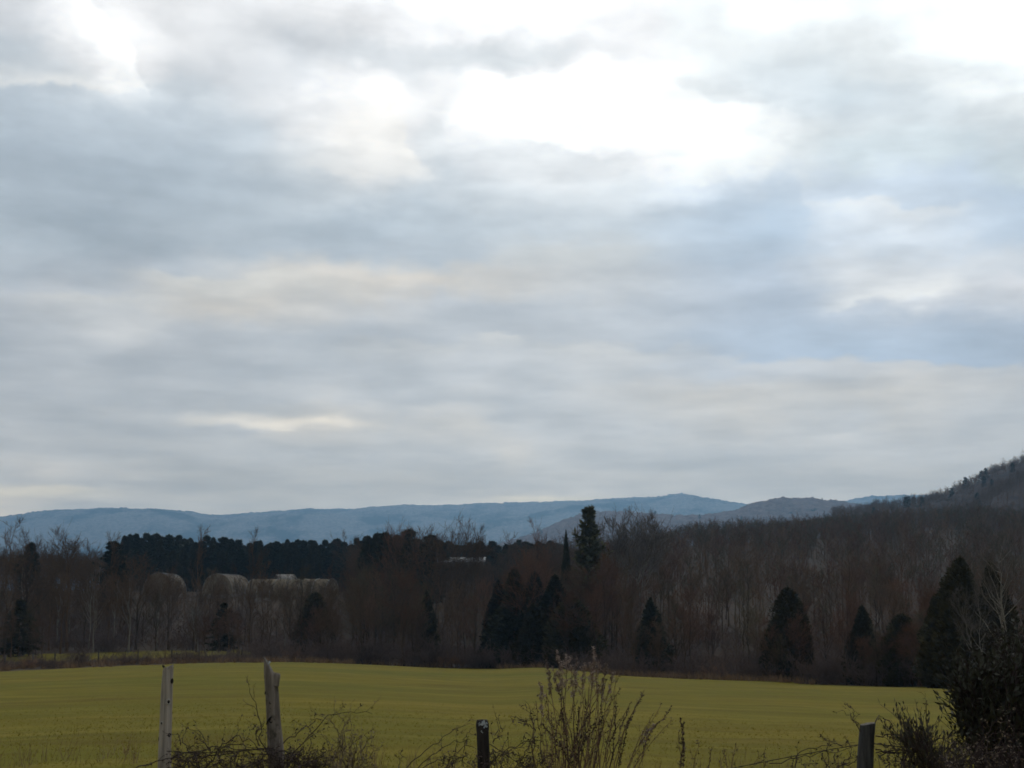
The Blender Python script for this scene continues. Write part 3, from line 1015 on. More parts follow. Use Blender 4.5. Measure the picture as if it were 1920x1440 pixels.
# single shrubs one can pick out along the field edge
for px, dY, h, lb in [(635, 4, 3.0, "mound of grey brown brush where the long hoop house ends above"), (690, 5, 3.4, "tall grey brown brush mound before the pine clump"),
                      (548, 3, 1.8, "rusty brush behind the broken topped post"), (820, 4, 4.6, "olive brown brush mound under the small dark cedar"),
                      (835, 2, 1.9, "rusty low brush at the dip of the field"), (862, 3, 1.6, "smaller rusty brush next to the low one in the dip"),
                      (905, 4, 2.8, "dark brush mound before the tall hemlock"), (150, 5, 2.6, "brown brush in the hedge row below the round crowned tree"),
                      (62, 6, 1.5, "rusty brush in the hedge row near the cedar"), (100, 5, 1.3, "small bush beside a far fence post"),
                      (358, 4, 1.5, "purplish bush in the hedge row behind the knotty post"), (392, 5, 1.6, "purplish bush near the end of the far fence"),
                      (255, 5, 1.7, "brown bush in the hedge row between far fence posts"), (1120, 3, 2.6, "brown brush behind the weed clump tips"),
                      (1335, 3, 2.0, "rusty brush at the wood edge near the pale stem"), (1455, 3, 1.7, "low rusty brush below the pointed cedar"),
                      (1545, 3, 2.2, "brown brush between pointed and spiky cedars"), (1735, 3, 2.0, "brown brush beside the short thick cedar")]:
    Yb = float(edge_dist(px)) + dY
    o = bpy.data.objects.new("shrub", SHRUB[1 if "rusty" in lb else rp.choice((0, 2))])
    col.objects.link(o)
    x = x_at(px, Yb)
    o.location = (x, Yb, gz(x, Yb))
    s = h / 2.2
    o.scale = (s * 1.4, s * 1.4, s)
    o.rotation_euler = (0, 0, rp.random() * 6)
    tag(o, lb, "shrub", "brush along the far field edge")

# ---------------------------------------------------------------- far fence, hoop houses, sheds
M["old_post"] = coat_mat("old_post_wood", (0.05, 0.04, 0.032), (0.11, 0.09, 0.072), 8.0, 0.3, (1, 1, 0.2))
for px, lb in [(14, "far fence post at the corner under the thin end tree"), (66, "thick far fence post before the broad cedar"), (107, "tall far fence post beyond the small bush"),
               (188, "far fence post below the slim bare tree"), (262, "far fence post with a broad bush at its foot"), (325, "far fence post seen just over the knotty post"),
               (376, "far fence post between the purplish bushes"), (456, "last far fence post before the grass strip ends")]:
    Yb = float(edge_dist(px)) + 9
    x = x_at(px, Yb)
    mb = MB()
    rr2 = np.random.default_rng(px)
    Pp = np.stack([rr2.normal(size=7) * 0.012, rr2.normal(size=7) * 0.012, np.linspace(-0.3, 1.6 + rr2.random() * 0.35, 7)], 1)
    tubes(mb, Pp, 0.11 * (1 + rr2.normal(size=7) * 0.05), 8, cap=True)
    o = mb.build("fence_post", M["old_post"], loc=(x, Yb, gz(x, Yb)))
    tag(o, lb, "fence post", "posts of the far fence")

M["film"] = coat_mat("greenhouse_film", (0.13, 0.099, 0.062), (0.22, 0.168, 0.106), 0.5, 0.08, (1, 1, 1), 0, 0.95)
M["film_end"] = coat_mat("greenhouse_end", (0.17, 0.127, 0.078), (0.28, 0.212, 0.134), 0.8, 0.1, (1, 1, 1), 0, 0.6)
M["metal"] = coat_mat("galvanised", (0.20, 0.20, 0.20), (0.32, 0.32, 0.32), 5, 0.1, rough=0.5)
M["roof_white"] = coat_mat("white_roof_metal", (0.62, 0.63, 0.62), (0.80, 0.80, 0.78), 0.6, 0.03, (6, 0.2, 0.2), 0, 0.45)
M["siding"] = coat_mat("barn_siding", (0.16, 0.13, 0.10), (0.24, 0.20, 0.16), 1.5, 0.1, (4, 4, 0.3))
M["roof_grey"] = coat_mat("weathered_roof", (0.17, 0.15, 0.125), (0.25, 0.225, 0.19), 1.0, 0.1)
M["dark_gap"] = coat_mat("dark_opening", (0.02, 0.018, 0.016), (0.035, 0.03, 0.028), 2.0, 0.1)


def hoop_house(label, px, row_top, Y, width, height, length, rz):
    x = x_at(px, Y)
    top = z_at(row_top, Y)
    root = empty("hoop_house", (x, Y, top - height), rz)
    g = gz(x, Y) - (top - height)                       # ground under it, in its own space
    m, k = 22, 14
    a = np.linspace(0, math.pi, m)
    X = np.cos(a) * width / 2
    Zc = np.sin(a) ** 0.85 * (height)
    yy = np.linspace(0, length, k)
    sagg = 1 - 0.02 * (np.arange(k) % 2)
    V = np.stack([np.broadcast_to(X[:, None] * sagg, (m, k)), np.broadcast_to(yy[None], (m, k)), Zc[:, None] * sagg], -1)
    idx = np.arange(m * k).reshape(m, k)
    q = np.stack([idx[:-1, :-1], idx[1:, :-1], idx[1:, 1:], idx[:-1, 1:]], -1).reshape(-1, 4)
    MB().add(V.reshape(-1, 3), q).build("cover", M["film"], root, True)
    for y_ in (0.0, length):
        e = MB()
        Ve = np.stack([X, np.full(m, y_), Zc], 1)
        e.add(np.concatenate([Ve, [[0, y_, 0]]]), None, [[i, i + 1, m] for i in range(m - 1)])
        ew = e.build("end_wall", M["film_end"], root)
        s = -0.04 if y_ == 0 else 0.04
        d = MB()
        bx(d, (-0.9, y_ + s - 0.02, 0), (0.9, y_ + s + 0.02, min(2.3, height * 0.7)))
        d.build("door", M["film"], ew)
    for y_ in np.linspace(0, length, 7):
        rb = MB()
        tubes(rb, np.stack([X * 1.01, np.full(m, y_), Zc * 1.01], 1), np.full(m, 0.05), 5)
        rb.build("rib", M["metal"], root)
    b = MB()
    for sx in (-1, 1):
        bx(b, (sx * width / 2 - 0.08, -0.05, min(g, -0.2) - 0.8), (sx * width / 2 + 0.08, length + 0.05, 0.25))
    for y_ in (0, length):
        bx(b, (-width / 2 + 0.09, y_ - 0.05, min(g, -0.2) - 0.8), (width / 2 - 0.09, y_ + 0.05, -0.01))
    b.build("base_board", M["siding"], root)
    tag(root, label, "greenhouse", "hoop houses behind the thin trees")
    return root


def bx(mb, lo, hi):
    x0, y0, z0 = lo
    x1, y1, z1 = hi
    V = [(x0, y0, z0), (x1, y0, z0), (x1, y1, z0), (x0, y1, z0), (x0, y0, z1), (x1, y0, z1), (x1, y1, z1), (x0, y1, z1)]
    mb.add(V, [(0, 3, 2, 1), (4, 5, 6, 7), (0, 1, 5, 4), (1, 2, 6, 5), (2, 3, 7, 6), (3, 0, 4, 7)])
    return mb


hoop_house("grey white hoop house end with rounded top, apart from the others", 295, 1074, 318, 6.9, 5.0, 18, R(4))
hoop_house("tan hoop house end facing the field between the other two", 406, 1076, 322, 6.9, 4.6, 18, R(-3))
hoop_house("long tan hoop house lying sideways with a rounded end", 622, 1085, 325, 7.0, 4.6, 21, R(68))
hoop_house("small pale hoop house peeping out beside the straight dark tree", 492, 1090, 316, 3.0, 3.6, 9, R(10))


def gable_shed(name, label, px, row_ridge, Y, w, d, wall_h, rise, rz, roof_m, wall_m, windows=0):
    x = x_at(px, Y)
    zr = z_at(row_ridge, Y)
    base = zr - wall_h - rise
    root = empty(name, (x, Y, base), rz)
    g = min(gz(x, Y) - base, 0) - 1.5
    wl = MB()
    V = [(-w / 2, -d / 2, g), (w / 2, -d / 2, g), (w / 2, d / 2, g), (-w / 2, d / 2, g), (-w / 2, -d / 2, wall_h), (w / 2, -d / 2, wall_h), (w / 2, d / 2, wall_h), (-w / 2, d / 2, wall_h),
         (-w / 2, 0, wall_h + rise), (w / 2, 0, wall_h + rise)]
    wl.add(V, [(0, 1, 5, 4), (2, 3, 7, 6)], None)
    wl.add(V, [(1, 2, 6, 5), (3, 0, 4, 7)], [(5, 6, 9), (7, 4, 8)])
    wl.build("wall", wall_m, root)
    o, th = 0.5, 0.12
    k = rise / (d / 2)
    for s in (-1, 1):
        rf = MB()
        y1, z1 = s * (d / 2 + o), wall_h - k * o
        V = [(-w / 2 - o, s * 0.01, wall_h + rise + 0.05), (w / 2 + o, s * 0.01, wall_h + rise + 0.05), (w / 2 + o, y1, z1 + 0.05), (-w / 2 - o, y1, z1 + 0.05)]
        V += [(a, b, c + th) for a, b, c in V]
        rf.add(V, [(0, 1, 2, 3), (4, 5, 6, 7), (0, 1, 5, 4), (1, 2, 6, 5), (2, 3, 7, 6), (3, 0, 4, 7)])
        rf.build("roof", roof_m, root)
    dr = MB()
    bx(dr, (-1.3, -d / 2 - 0.05, g + 1.5), (1.3, -d / 2 - 0.01, 2.6))
    dr.build("door", M["dark_gap"], root)
    tag(root, label, "building")
    return root


gable_shed("barn", "long barn roof showing white through the tops of the middle wood", 868, 1046, 392, 12.5, 11.0, 4.0, 1.25, R(-7), M["roof_white"], M["siding"])
gable_shed("shed", "small shed with a pale roof just above the long hoop house", 533, 1078, 352, 3.6, 5.0, 2.4, 1.2, R(28), M["roof_grey"], M["siding"])

# ---------------------------------------------------------------- near fence
M["post_grey"] = coat_mat("post_silver_wood", (0.14, 0.114, 0.090), (0.50, 0.415, 0.33), 26.0, 0.0, (1, 1, 0.05), 0.008, 0.85, 5.0)
M["post_worn"] = coat_mat("post_worn_wood", (0.075, 0.058, 0.044), (0.27, 0.218, 0.168), 24.0, 0.0, (1, 1, 0.08), 0.010, 0.9, 6.0, ((0.075, 0.062, 0.042), 9.0, 0.52, 0.66))
M["post_dark"] = coat_mat("post_dark_wood", (0.014, 0.011, 0.010), (0.060, 0.047, 0.040), 24.0, 0.0, (1, 1, 0.12), 0.006, 0.9, 6.0)
M["post_slate"] = coat_mat("post_slate_wood", (0.020, 0.018, 0.017), (0.095, 0.087, 0.078), 26.0, 0.0, (1, 1, 0.10), 0.006, 0.9, 6.0)
M["end_grain"] = coat_mat("end_grain", (0.13, 0.11, 0.09), (0.24, 0.21, 0.18), 40.0, 0.0, (1, 1, 1), 0.004)
M["knot_pale"] = coat_mat("knot_rim", (0.30, 0.25, 0.20), (0.46, 0.40, 0.33), 30.0, 0.0)
M["knot_dark"] = coat_mat("knot_hole", (0.010, 0.008, 0.007), (0.022, 0.018, 0.015), 30.0, 0.0)
M["lichen"] = coat_mat("lichen", (0.28, 0.29, 0.27), (0.46, 0.47, 0.44), 60.0, 0.0, (1, 1, 1), 0.003)
M["wire"] = coat_mat("rusty_wire", (0.03, 0.022, 0.018), (0.06, 0.042, 0.034), 20.0, 0.0, rough=0.7)


def post_mesh(axis, rad, sides=20, seed=1, lump=0.05, top=None, square=0.0):
    """axis (n,3), rad (n): a log with an uneven skin; top(x,y)-> extra height at the cap ring"""
    rng = np.random.default_rng(seed)
    ax = np.array(axis, float)
    ns = 60
    tq = np.linspace(0, 1, ns)
    tk = np.linspace(0, 1, len(ax))
    A = np.stack([np.interp(tq, tk, ax[:, i]) for i in range(3)], 1)
    for i in range(2):
        A[:, i] = _sm(A[:, i], 9)
    r = _sm(np.interp(tq, tk, rad), 7)
    th = np.arange(sides) * 2 * math.pi / sides
    TH, TT = np.meshgrid(th, A[:, 2])
    nz = fbm(np.cos(TH) * 1.6 + 7 * seed, np.sin(TH) * 1.6 + TT * 1.1, seed, 3) - 0.5
    fl = vnoise(TH * 5 + 50, TT * 0.6, seed + 5) - 0.5
    nz = nz * smooth(0, 1, 1.0) + fl * 0.5
    sq = 1.0
    if square:
        c = np.maximum(np.abs(np.cos(TH)), np.abs(np.sin(TH)))
        sq = (1 - square) + square * 0.9 / c
    rr_ = r[:, None] * (1 + lump * 2 * nz) * sq
    X = A[:, 0:1] + rr_ * np.cos(TH)
    Yv = A[:, 1:2] + rr_ * np.sin(TH)
    Z = np.broadcast_to(A[:, 2:3], X.shape).copy()
    if top is not None:
        w = np.clip((tq - 0.80) / 0.20, 0, 1)[:, None] ** 1.5
        Z = Z + w * top((X - A[:, 0:1]) / r[:, None], (Yv - A[:, 1:2]) / r[:, None])
    V = np.stack([X, Yv, Z], -1)
    idx = np.arange(ns * sides).reshape(ns, sides)
    q = np.stack([idx[:-1], np.roll(idx[:-1], -1, 1), np.roll(idx[1:], -1, 1), idx[1:]], -1).reshape(-1, 4)
    body = MB().add(V.reshape(-1, 3), q)
    # the cut top: two shrinking rings
    ring = V[-1]
    c = ring.mean(0)
    capV = [ring, c + (ring - c) * 0.7 + rng.normal(size=ring.shape) * 0.004, c + (ring - c) * 0.35 + rng.normal(size=ring.shape) * 0.005]
    capV = np.concatenate(capV + [c[None]])
    ii = np.arange(3 * sides).reshape(3, sides)
    cq = np.stack([ii[:-1], np.roll(ii[:-1], -1, 1), np.roll(ii[1:], -1, 1), ii[1:]], -1).reshape(-1, 4)
    ct = np.stack([ii[2], np.roll(ii[2], -1), np.full(sides, 3 * sides)], -1)
    cap = MB().add(capV, cq, ct)
    return body, cap


def knot(parent, c, r, out, hole=True):
    """a branch stub: pale collar with a dark heart; out = outward direction"""
    out = norm(np.array(out, float))
    s = norm(np.cross(out, [0, 0, 1.0]))
    u = np.cross(s, out)
    th = np.linspace(0, 2 * math.pi, 13)[:-1]
    mb = MB()
    rings = []
    for rr_, o_ in ((1.35, -0.3), (1.12, 0.22), (0.92, 0.42), (0.7, 0.42), (0.55, 0.2)):
        rings.append(c + out * o_ * r + r * rr_ * (np.cos(th)[:, None] * s + np.sin(th)[:, None] * u * 1.25))
    V = np.concatenate(rings)
    ii = np.arange(len(V)).reshape(5, 12)
    mb.add(V, np.stack([ii[:-1], np.roll(ii[:-1], -1, 1), np.roll(ii[1:], -1, 1), ii[1:]], -1).reshape(-1, 4))
    k = mb.build("knot", M["knot_pale"] if hole else M["knot_dark"], parent, True)
    h = MB()
    ring = c + out * 0.32 * r + r * 0.78 * (np.cos(th)[:, None] * s + np.sin(th)[:, None] * u * 1.25)
    h.add(np.concatenate([ring, [c + out * 0.12 * r]]), None, [[i, (i + 1) % 12, 12] for i in range(12)])
    h.build("heart", M["knot_dark"], k)
    return k


def post(label, px, top_row, Y, axis_px, rad_px, mat_body, mat_cap, seed, **kw):
    """axis_px: list of (row, column); rad_px: half widths in photo pixels from the ground up"""
    x0 = x_at(px, Y, 1400)
    g = gz(x0, Y)
    root = empty("fence_post", (x0, Y, g))
    k = Y / F / cp_
    rows = [a[0] for a in axis_px]
    ax = []
    for row, cpx in axis_px:
        p = at(cpx, row, Y)
        ax.append((p[0] - x0, 0.0, p[2] - g))
    ax = np.array(ax)
    body, cap = post_mesh(ax, np.array(rad_px) * k, seed=seed, **kw)
    body.build("shaft", mat_body, root, True)
    cap.build("cut_top", mat_cap, root)
    tag(root, label, "fence post", "posts of the roadside fence")

    def P(cpx, row, toward=1.0):
        p = at(cpx, row, Y)
        return np.array([p[0] - x0, -toward * 0.0, p[2] - g])
    return root, P, k, (x0, Y, g)


YP = 13.0
post1, P1f, k1, o1 = post("slim silvery round post with dark knots, plain flat top", 311, 1250, YP,
                          [(1570, 306), (1440, 308), (1400, 309), (1350, 311), (1300, 312.5), (1252, 315)], [12.5, 12, 11.5, 11, 10.5, 9.5], M["post_grey"], M["end_grain"], 3, lump=0.05,
                          top=lambda x, y: 0.014 * x + 0.012 * np.sin(7 * x + 4 * y) + 0.008 * np.sin(15 * x - 6 * y))
for (cx, row, r_, sx, hole) in [(317, 1316, 5.0, 0.55, True), (306, 1356, 3.6, -0.45, True), (319.5, 1378, 3.2, 0.8, False), (323, 1277, 4.2, 0.95, False), (299, 1386, 2.6, -0.98, False)]:
    axx = np.interp(row, [1252, 1300, 1350, 1400, 1440], [315, 312.5, 311, 309, 308])
    rad = np.interp(row, [1252, 1300, 1350, 1400, 1440], [9.5, 10.5, 11, 11.5, 12]) * k1
    c = P1f(axx, row)
    out = np.array([sx, -math.sqrt(max(0.02, 1 - sx * sx)), 0.05])
    knot(post1, c + out * rad * 0.97, r_ * k1 * 0.8, out, hole)
spl = MB()
tubes(spl, [np.array([[-0.035, 0, 0.0], [-0.045, 0.0, 0.012], [-0.05, 0, 0.02]]) + P1f(315, 1251)], [0.012, 0.009, 0.003], 6, cap=True)
spl.build("splinter", M["knot_dark"], post1)

post2, P2f, k2, o2 = post("gnarled leaning post with a broken slanting top and side stub", 512, 1242, YP + 0.1,
                          [(1570, 524), (1440, 519), (1400, 517), (1350, 513), (1300, 510), (1265, 507), (1246, 503)], [15, 15, 14.5, 13, 12.5, 12, 8.5], M["post_worn"], M["end_grain"], 8, lump=0.12,
                          top=lambda x, y: -0.07 * x)
st = MB()
a0, a1 = P2f(514, 1284), P2f(521, 1262)
tubes(st, [np.stack([a0 + (a1 - a0) * t + np.array([0, -0.012, 0]) for t in np.linspace(0, 1, 6)])], np.array([0.050, 0.044, 0.040, 0.037, 0.034, 0.026]), 10, cap=True)
st.build("stub", M["post_worn"], post2, True)
for (cx, row, r_, sx) in [(507, 1352, 4.0, -0.2), (512, 1371, 3.4, 0.1), (507, 1318, 2.6, -0.15), (500, 1300, 2.6, -0.95), (507, 1328, 2.3, -0.1), (510, 1308, 2.3, 0.1)]:
    axx = np.interp(row, [1265, 1300, 1350, 1400], [507, 510, 513, 517])
    rad = 12.6 * k2
    out = np.array([sx, -math.sqrt(1 - sx * sx), 0.1])
    knot(post2, P2f(axx, row) + out * rad * 0.98, r_ * k2 * 0.75, out, False)
cr = MB()                                           # slanting crack over the belly of the post
cp = [P2f(501, 1358), P2f(505, 1349), P2f(510, 1344), P2f(516, 1338)]
tubes(cr, [np.array([p + np.array([0, -12.9 * k2 * math.sqrt(max(0.1, 1 - ((i - 1.6) / 2.4) ** 2)), 0]) for i, p in enumerate(cp)])], [0.004, 0.010, 0.009, 0.003], 5)
cr.build("crack", M["knot_dark"], post2)


def lichen_patch(parent, c, out, r, seed, n=14):
    rng = np.random.default_rng(seed)
    out = norm(np.array(out, float))
    s = norm(np.cross(out, [0, 0.1, 1.0]))
    u = np.cross(s, out)
    mb = MB()
    a = rng.random(n) * 6.28
    d = np.sqrt(rng.random(n)) * r
    cc = c + (np.cos(a) * d)[:, None] * s + (np.sin(a) * d)[:, None] * u + out * 0.004
    th = np.linspace(0, 2 * math.pi, 8)[:-1]
    for q in cc:
        rr_ = r * rng.uniform(0.2, 0.42)
        ring = q + (np.cos(th)[:, None] * s + np.sin(th)[:, None] * u) * (rr_ * (0.7 + 0.5 * rng.random(7)))[:, None] - out * 0.004
        mb.add(np.concatenate([ring, [q + out * 0.003]]), None, [[i, (i + 1) % 7, 7] for i in range(7)])
    mb.build("lichen", M["lichen"], parent)


lichen_patch(post2, P2f(503, 1245) + np.array([0, -0.02, 0.012]), (0.1, -0.75, 0.7), 0.024, 4)

post3, P3f, k3, o3 = post("short dark round post with a worn rounded top speckled with lichen", 905, 1346, YP - 0.1,
                          [(1570, 908), (1440, 907), (1400, 906), (1375, 905), (1358, 904.5), (1350, 904)], [11.5, 11.5, 11.2, 11, 12.2, 9.5], M["post_dark"], M["post_dark"], 12, lump=0.05,
                          top=lambda x, y: 0.03 * (1 - np.minimum(x * x + y * y, 1.4)))
lichen_patch(post3, P3f(909, 1357) + np.array([0, -0.058, 0]), (0.25, -0.95, 0.15), 0.030, 21)
lichen_patch(post3, P3f(900, 1357) + np.array([0, -0.060, 0]), (-0.2, -0.95, 0.15), 0.016, 22, 8)
lichen_patch(post3, P3f(904, 1371) + np.array([0, -0.057, 0]), (0.0, -1, 0.05), 0.013, 23, 7)

post4, P4f, k4, o4 = post("squared slate dark post with a flat slanting top beside the evergreen bush", 1624, 1358, YP - 0.8,
                          [(1570, 1620), (1440, 1622), (1410, 1623), (1380, 1625), (1357, 1627)], [14.5, 14.5, 14, 13.5, 13.5], M["post_slate"], M["end_grain"], 17, lump=0.035,
                          top=lambda x, y: 0.012 * x, square=0.8)


def wpt(px, row, Y):
    return at(px, row, Y)


def wire(label, pts, barb=0.16):
    p = np.array([at(a, b, c) for a, b, c in pts])
    L_ = np.concatenate([[0], np.cumsum(np.linalg.norm(np.diff(p, axis=0), axis=1))])
    n = max(60, int(L_[-1] / 0.05))
    s = np.linspace(0, L_[-1], n)
    Q = np.stack([_sm(np.interp(s, L_, p[:, i]), 15) for i in range(3)], 1)
    root = empty("barbed_wire", tuple(Q[0]))
    Q = Q - Q[0]
    mb = MB()
    ph = s * 40
    for sgn in (0, math.pi):                         # two twisted strands
        W = Q + np.stack([np.zeros(n), np.cos(ph + sgn) * 0.0025, np.sin(ph + sgn) * 0.0025], 1)
        tubes(mb, W, np.full(n, 0.0022), 4)
    mb.build("strand", M["wire"], root)
    rng = np.random.default_rng(int(abs(p[0, 0] * 100)))
    for d in np.arange(0.1, L_[-1], barb):
        c = np.array([np.interp(d, s, Q[:, i]) for i in range(3)])
        b = MB()
        for k in range(2):
            v = rvec(rng, 1)[0] * 0.02
            tubes(b, np.array([c - v, c, c + v]), [0.0006, 0.0028, 0.0006], 4)
        b.build("barb", M["wire"], root)
    tag(root, label, "barbed wire", "wire strands of the roadside fence")


wire("rusty barbed wire sagging between the lichen topped post and the squared post", [(906, 1388, 12.82), (935, 1402, 12.8), (965, 1432, 12.78), (1060, 1470, 12.7), (1200, 1480, 12.5), (1300, 1455, 12.4), (1440, 1427, 12.3), (1540, 1408, 12.2), (1624, 1394, 12.06)])
wire("rusty barbed wire under the bramble tangle between the silvery and the gnarled post", [(308, 1408, 12.86), (360, 1412, 12.9), (420, 1410, 12.92), (470, 1406, 12.95), (517, 1402, 12.98)])
wire("rusty barbed wire running from the squared post into the evergreen bush", [(1626, 1393, 12.06), (1720, 1404, 12.1), (1820, 1402, 12.2), (1960, 1396, 12.3)])

# ---------------------------------------------------------------- near plants
M["cane"] = coat_mat("bramble_cane", (0.040, 0.027, 0.024), (0.085, 0.058, 0.050), 8.0, 0.35)
M["cane_tan"] = coat_mat("tan_twig", (0.11, 0.078, 0.050), (0.18, 0.130, 0.088), 8.0, 0.3)
M["dry_leaf"] = coat_mat("dry_leaf", (0.050, 0.035, 0.032), (0.115, 0.082, 0.072), 25.0, 0.4)
M["leaf_tan"] = coat_mat("dry_leaf_tan", (0.13, 0.095, 0.065), (0.24, 0.18, 0.13), 25.0, 0.4)
M["stalk"] = coat_mat("weed_stalk", (0.098, 0.054, 0.036), (0.180, 0.104, 0.070), 10.0, 0.4)
M["plume"] = coat_mat("seed_fluff", (0.22, 0.15, 0.12), (0.40, 0.30, 0.24), 30.0, 0.3)
M["seed_dark"] = coat_mat("seed_spike", (0.045, 0.030, 0.026), (0.095, 0.065, 0.055), 30.0, 0.3)
M["evergreen"] = coat_mat("bush_leaf", (0.030, 0.029, 0.017), (0.082, 0.078, 0.048), 12.0, 0.25, rough=0.6)
M["evergreen_dull"] = coat_mat("bush_leaf_dull", (0.032, 0.028, 0.020), (0.075, 0.066, 0.046), 12.0, 0.25, rough=0.7)


def path_pts(pts, Y, n=14, rng=None, wob=0.012, dy=0.0):
    """(column,row[,distance]) list -> smooth polyline near depth Y"""
    p = np.array([at(q[0], q[1], q[2] if len(q) > 2 else Y) for q in pts])
    L_ = np.concatenate([[0], np.cumsum(np.linalg.norm(np.diff(p, axis=0), axis=1))])
    m = 40
    s = np.linspace(0, L_[-1], m)
    Q = np.stack([np.interp(s, L_, p[:, i]) for i in range(3)], 1)
    w = max(3, m // (2 * max(len(pts) - 1, 1)) | 1)
    Q = np.stack([_sm(Q[:, i], w if w % 2 else w + 1) for i in range(3)], 1)
    Q = Q[np.linspace(0, m - 1, n).astype(int)]
    if rng is not None:
        Q[1:-1] += rng.normal(size=(n - 2, 3)) * wob
    return Q


def plant(name, label, cat, loc, group=None):
    o = empty(name, loc)
    tag(o, label, cat, group)
    return o


def cane_part(root, o, Q, r, mat_c, rng, side=5, leaf=4, leaf_size=0.022, mat_l=None, part="cane", twig_len=0.18, leaf_part="dry_leaf", thorn=True):
    """a cane with side twigs (same mesh) and a sub-part of dry leaves / buds"""
    mb = MB()
    Q = np.asarray(Q) - o
    tubes(mb, Q, 1.25 * r * np.linspace(1, 0.35, len(Q)), 5)
    P = Q[None]
    if side:
        b, d, pi, t = sprout(rng, P, side, 0.1, 1.0, 0.8, 0.3)
        P2 = lines(rng, b, d, twig_len * (0.4 + 1.0 * rng.random(len(b))), 4, 0.15, 0.10)
        tubes(mb, P2, np.broadcast_to(r * 0.45 * np.linspace(1, 0.4, 4)[None], P2.shape[:2]), 4)
        b, d, pi, t = sprout(rng, P2, 2, 0.3, 1.0, 0.8, 0.3)
        P3 = lines(rng, b, d, twig_len * 0.35 * (0.4 + rng.random(len(b))), 3, 0.1, 0.1)
        tubes(mb, P3, np.broadcast_to(r * 0.3 * np.linspace(1, 0.5, 3)[None], P3.shape[:2]), 3)
    else:
        P2 = P
    c = mb.build(part, mat_c, root)
    if leaf:
        lf = MB()
        b, d, pi, t = sprout(rng, P2, leaf, 0.3, 1.0, 0.9, 0.4)
        m = len(b)
        s = leaf_size * (0.5 + 0.9 * rng.random(m))[:, None]
        d = norm(d + rvec(rng, m) * 0.7 - np.array([0, 0, 0.25]))
        w = norm(np.cross(d, rvec(rng, m)))
        n_ = np.cross(d, w)
        # crumpled leaf: folded along the midrib
        a_, b_, c_, e_ = b, b + d * s + w * s * 0.42 + n_ * s * 0.2, b + d * s * 2, b + d * s - w * s * 0.42 + n_ * s * 0.2
        V = np.stack([a_, b_, c_, e_], 1).reshape(-1, 3)
        ii = np.arange(m)[:, None] * 4
        lf.add(V, None, np.concatenate([ii + [0, 1, 2], ii + [0, 2, 3]]))
        lf.build("foliage", mat_l or M["dry_leaf"], c)
    return c


def bramble(label, px, Y, paths, n_rand, box, seed, r=0.0042, leaf=3, mat_c="cane", mat_l="dry_leaf", side=6, twig_len=0.16, name="bramble", leaf_size=0.013, group="brambles along the roadside fence"):
    rng = np.random.default_rng(seed)
    x = x_at(px, Y, 1440)
    o = np.array([x, Y, gz(x, Y)])
    root = plant(name, label, "bramble", tuple(o), group)
    for p in paths:
        cane_part(root, o, path_pts(p, Y, 14, rng), r, M[mat_c], rng, side, leaf, leaf_size, M[mat_l], twig_len=twig_len)
    x0, y0, x1, y1 = box
    for _ in range(n_rand):
        a = (rng.uniform(x0, x1), y1 + rng.uniform(0, 40), Y + rng.uniform(-0.25, 0.25))
        mid = (a[0] + rng.normal() * (x1 - x0) * 0.2, rng.uniform(y0, y1), Y + rng.uniform(-0.25, 0.25))
        e = (np.clip(mid[0] + rng.normal() * (x1 - x0) * 0.3, x0, x1), rng.uniform(y0, y1 + 25), Y + rng.uniform(-0.3, 0.3))
        cane_part(root, o, path_pts([a, mid, e], Y, 12, rng, 0.02), r * rng.uniform(0.6, 1.0), M[mat_c], rng, side, leaf, leaf_size, M[mat_l], twig_len=twig_len)
    return root


bramble("dense tangle of dark bramble canes on the wire between silvery and gnarled posts", 430, 12.9,
        [[(318, 1425), (360, 1408), (420, 1400), (470, 1408), (520, 1420)], [(325, 1440), (370, 1418), (440, 1412), (500, 1402), (560, 1412)], [(380, 1445), (410, 1405), (445, 1392), (480, 1405)],
         [(250, 1443), (290, 1428), (330, 1420), (400, 1425)], [(358, 1412), (345, 1390), (332, 1372)], [(392, 1408), (380, 1380), (370, 1366)], [(400, 1405), (440, 1385), (470, 1390), (510, 1412)],
         [(505, 1420), (490, 1390), (487, 1355), (468, 1290)], [(487, 1400), (480, 1372), (497, 1352)]],
        34, (330, 1402, 520, 1436), 61, r=0.0048, leaf=4, side=6, twig_len=0.13)
bramble("dense dark bramble tangle spilling from the gnarled post towards the tan bush", 590, 12.85,
        [[(540, 1425), (600, 1355), (640, 1335), (700, 1338)], [(530, 1395), (560, 1370), (600, 1348), (628, 1340)], [(575, 1440), (585, 1390), (580, 1365), (570, 1352)], [(560, 1440), (560, 1410), (582, 1380)],
         [(520, 1408), (560, 1418), (600, 1430), (650, 1445)]],
        34, (520, 1405, 620, 1438), 62, r=0.0042, leaf=4, side=6, twig_len=0.13)
bramble("tan upright thorny bush past the gnarled post", 650, 12.6,
        [[(652, 1460), (648, 1400), (640, 1345), (625, 1330)], [(650, 1460), (642, 1410), (640, 1370), (655, 1342)], [(655, 1460), (668, 1400), (678, 1372), (700, 1385)], [(648, 1460), (632, 1420), (622, 1390), (600, 1376)],
         [(655, 1460), (690, 1420), (712, 1402)], [(650, 1460), (672, 1415), (690, 1398), (700, 1384)], [(652, 1460), (655, 1390), (660, 1355)], [(648, 1455), (640, 1385), (620, 1350), (596, 1340)]],
        8, (615, 1380, 700, 1436), 63, r=0.0042, leaf=3, mat_c="cane_tan", mat_l="leaf_tan", side=8, twig_len=0.14, name="thorn_bush")
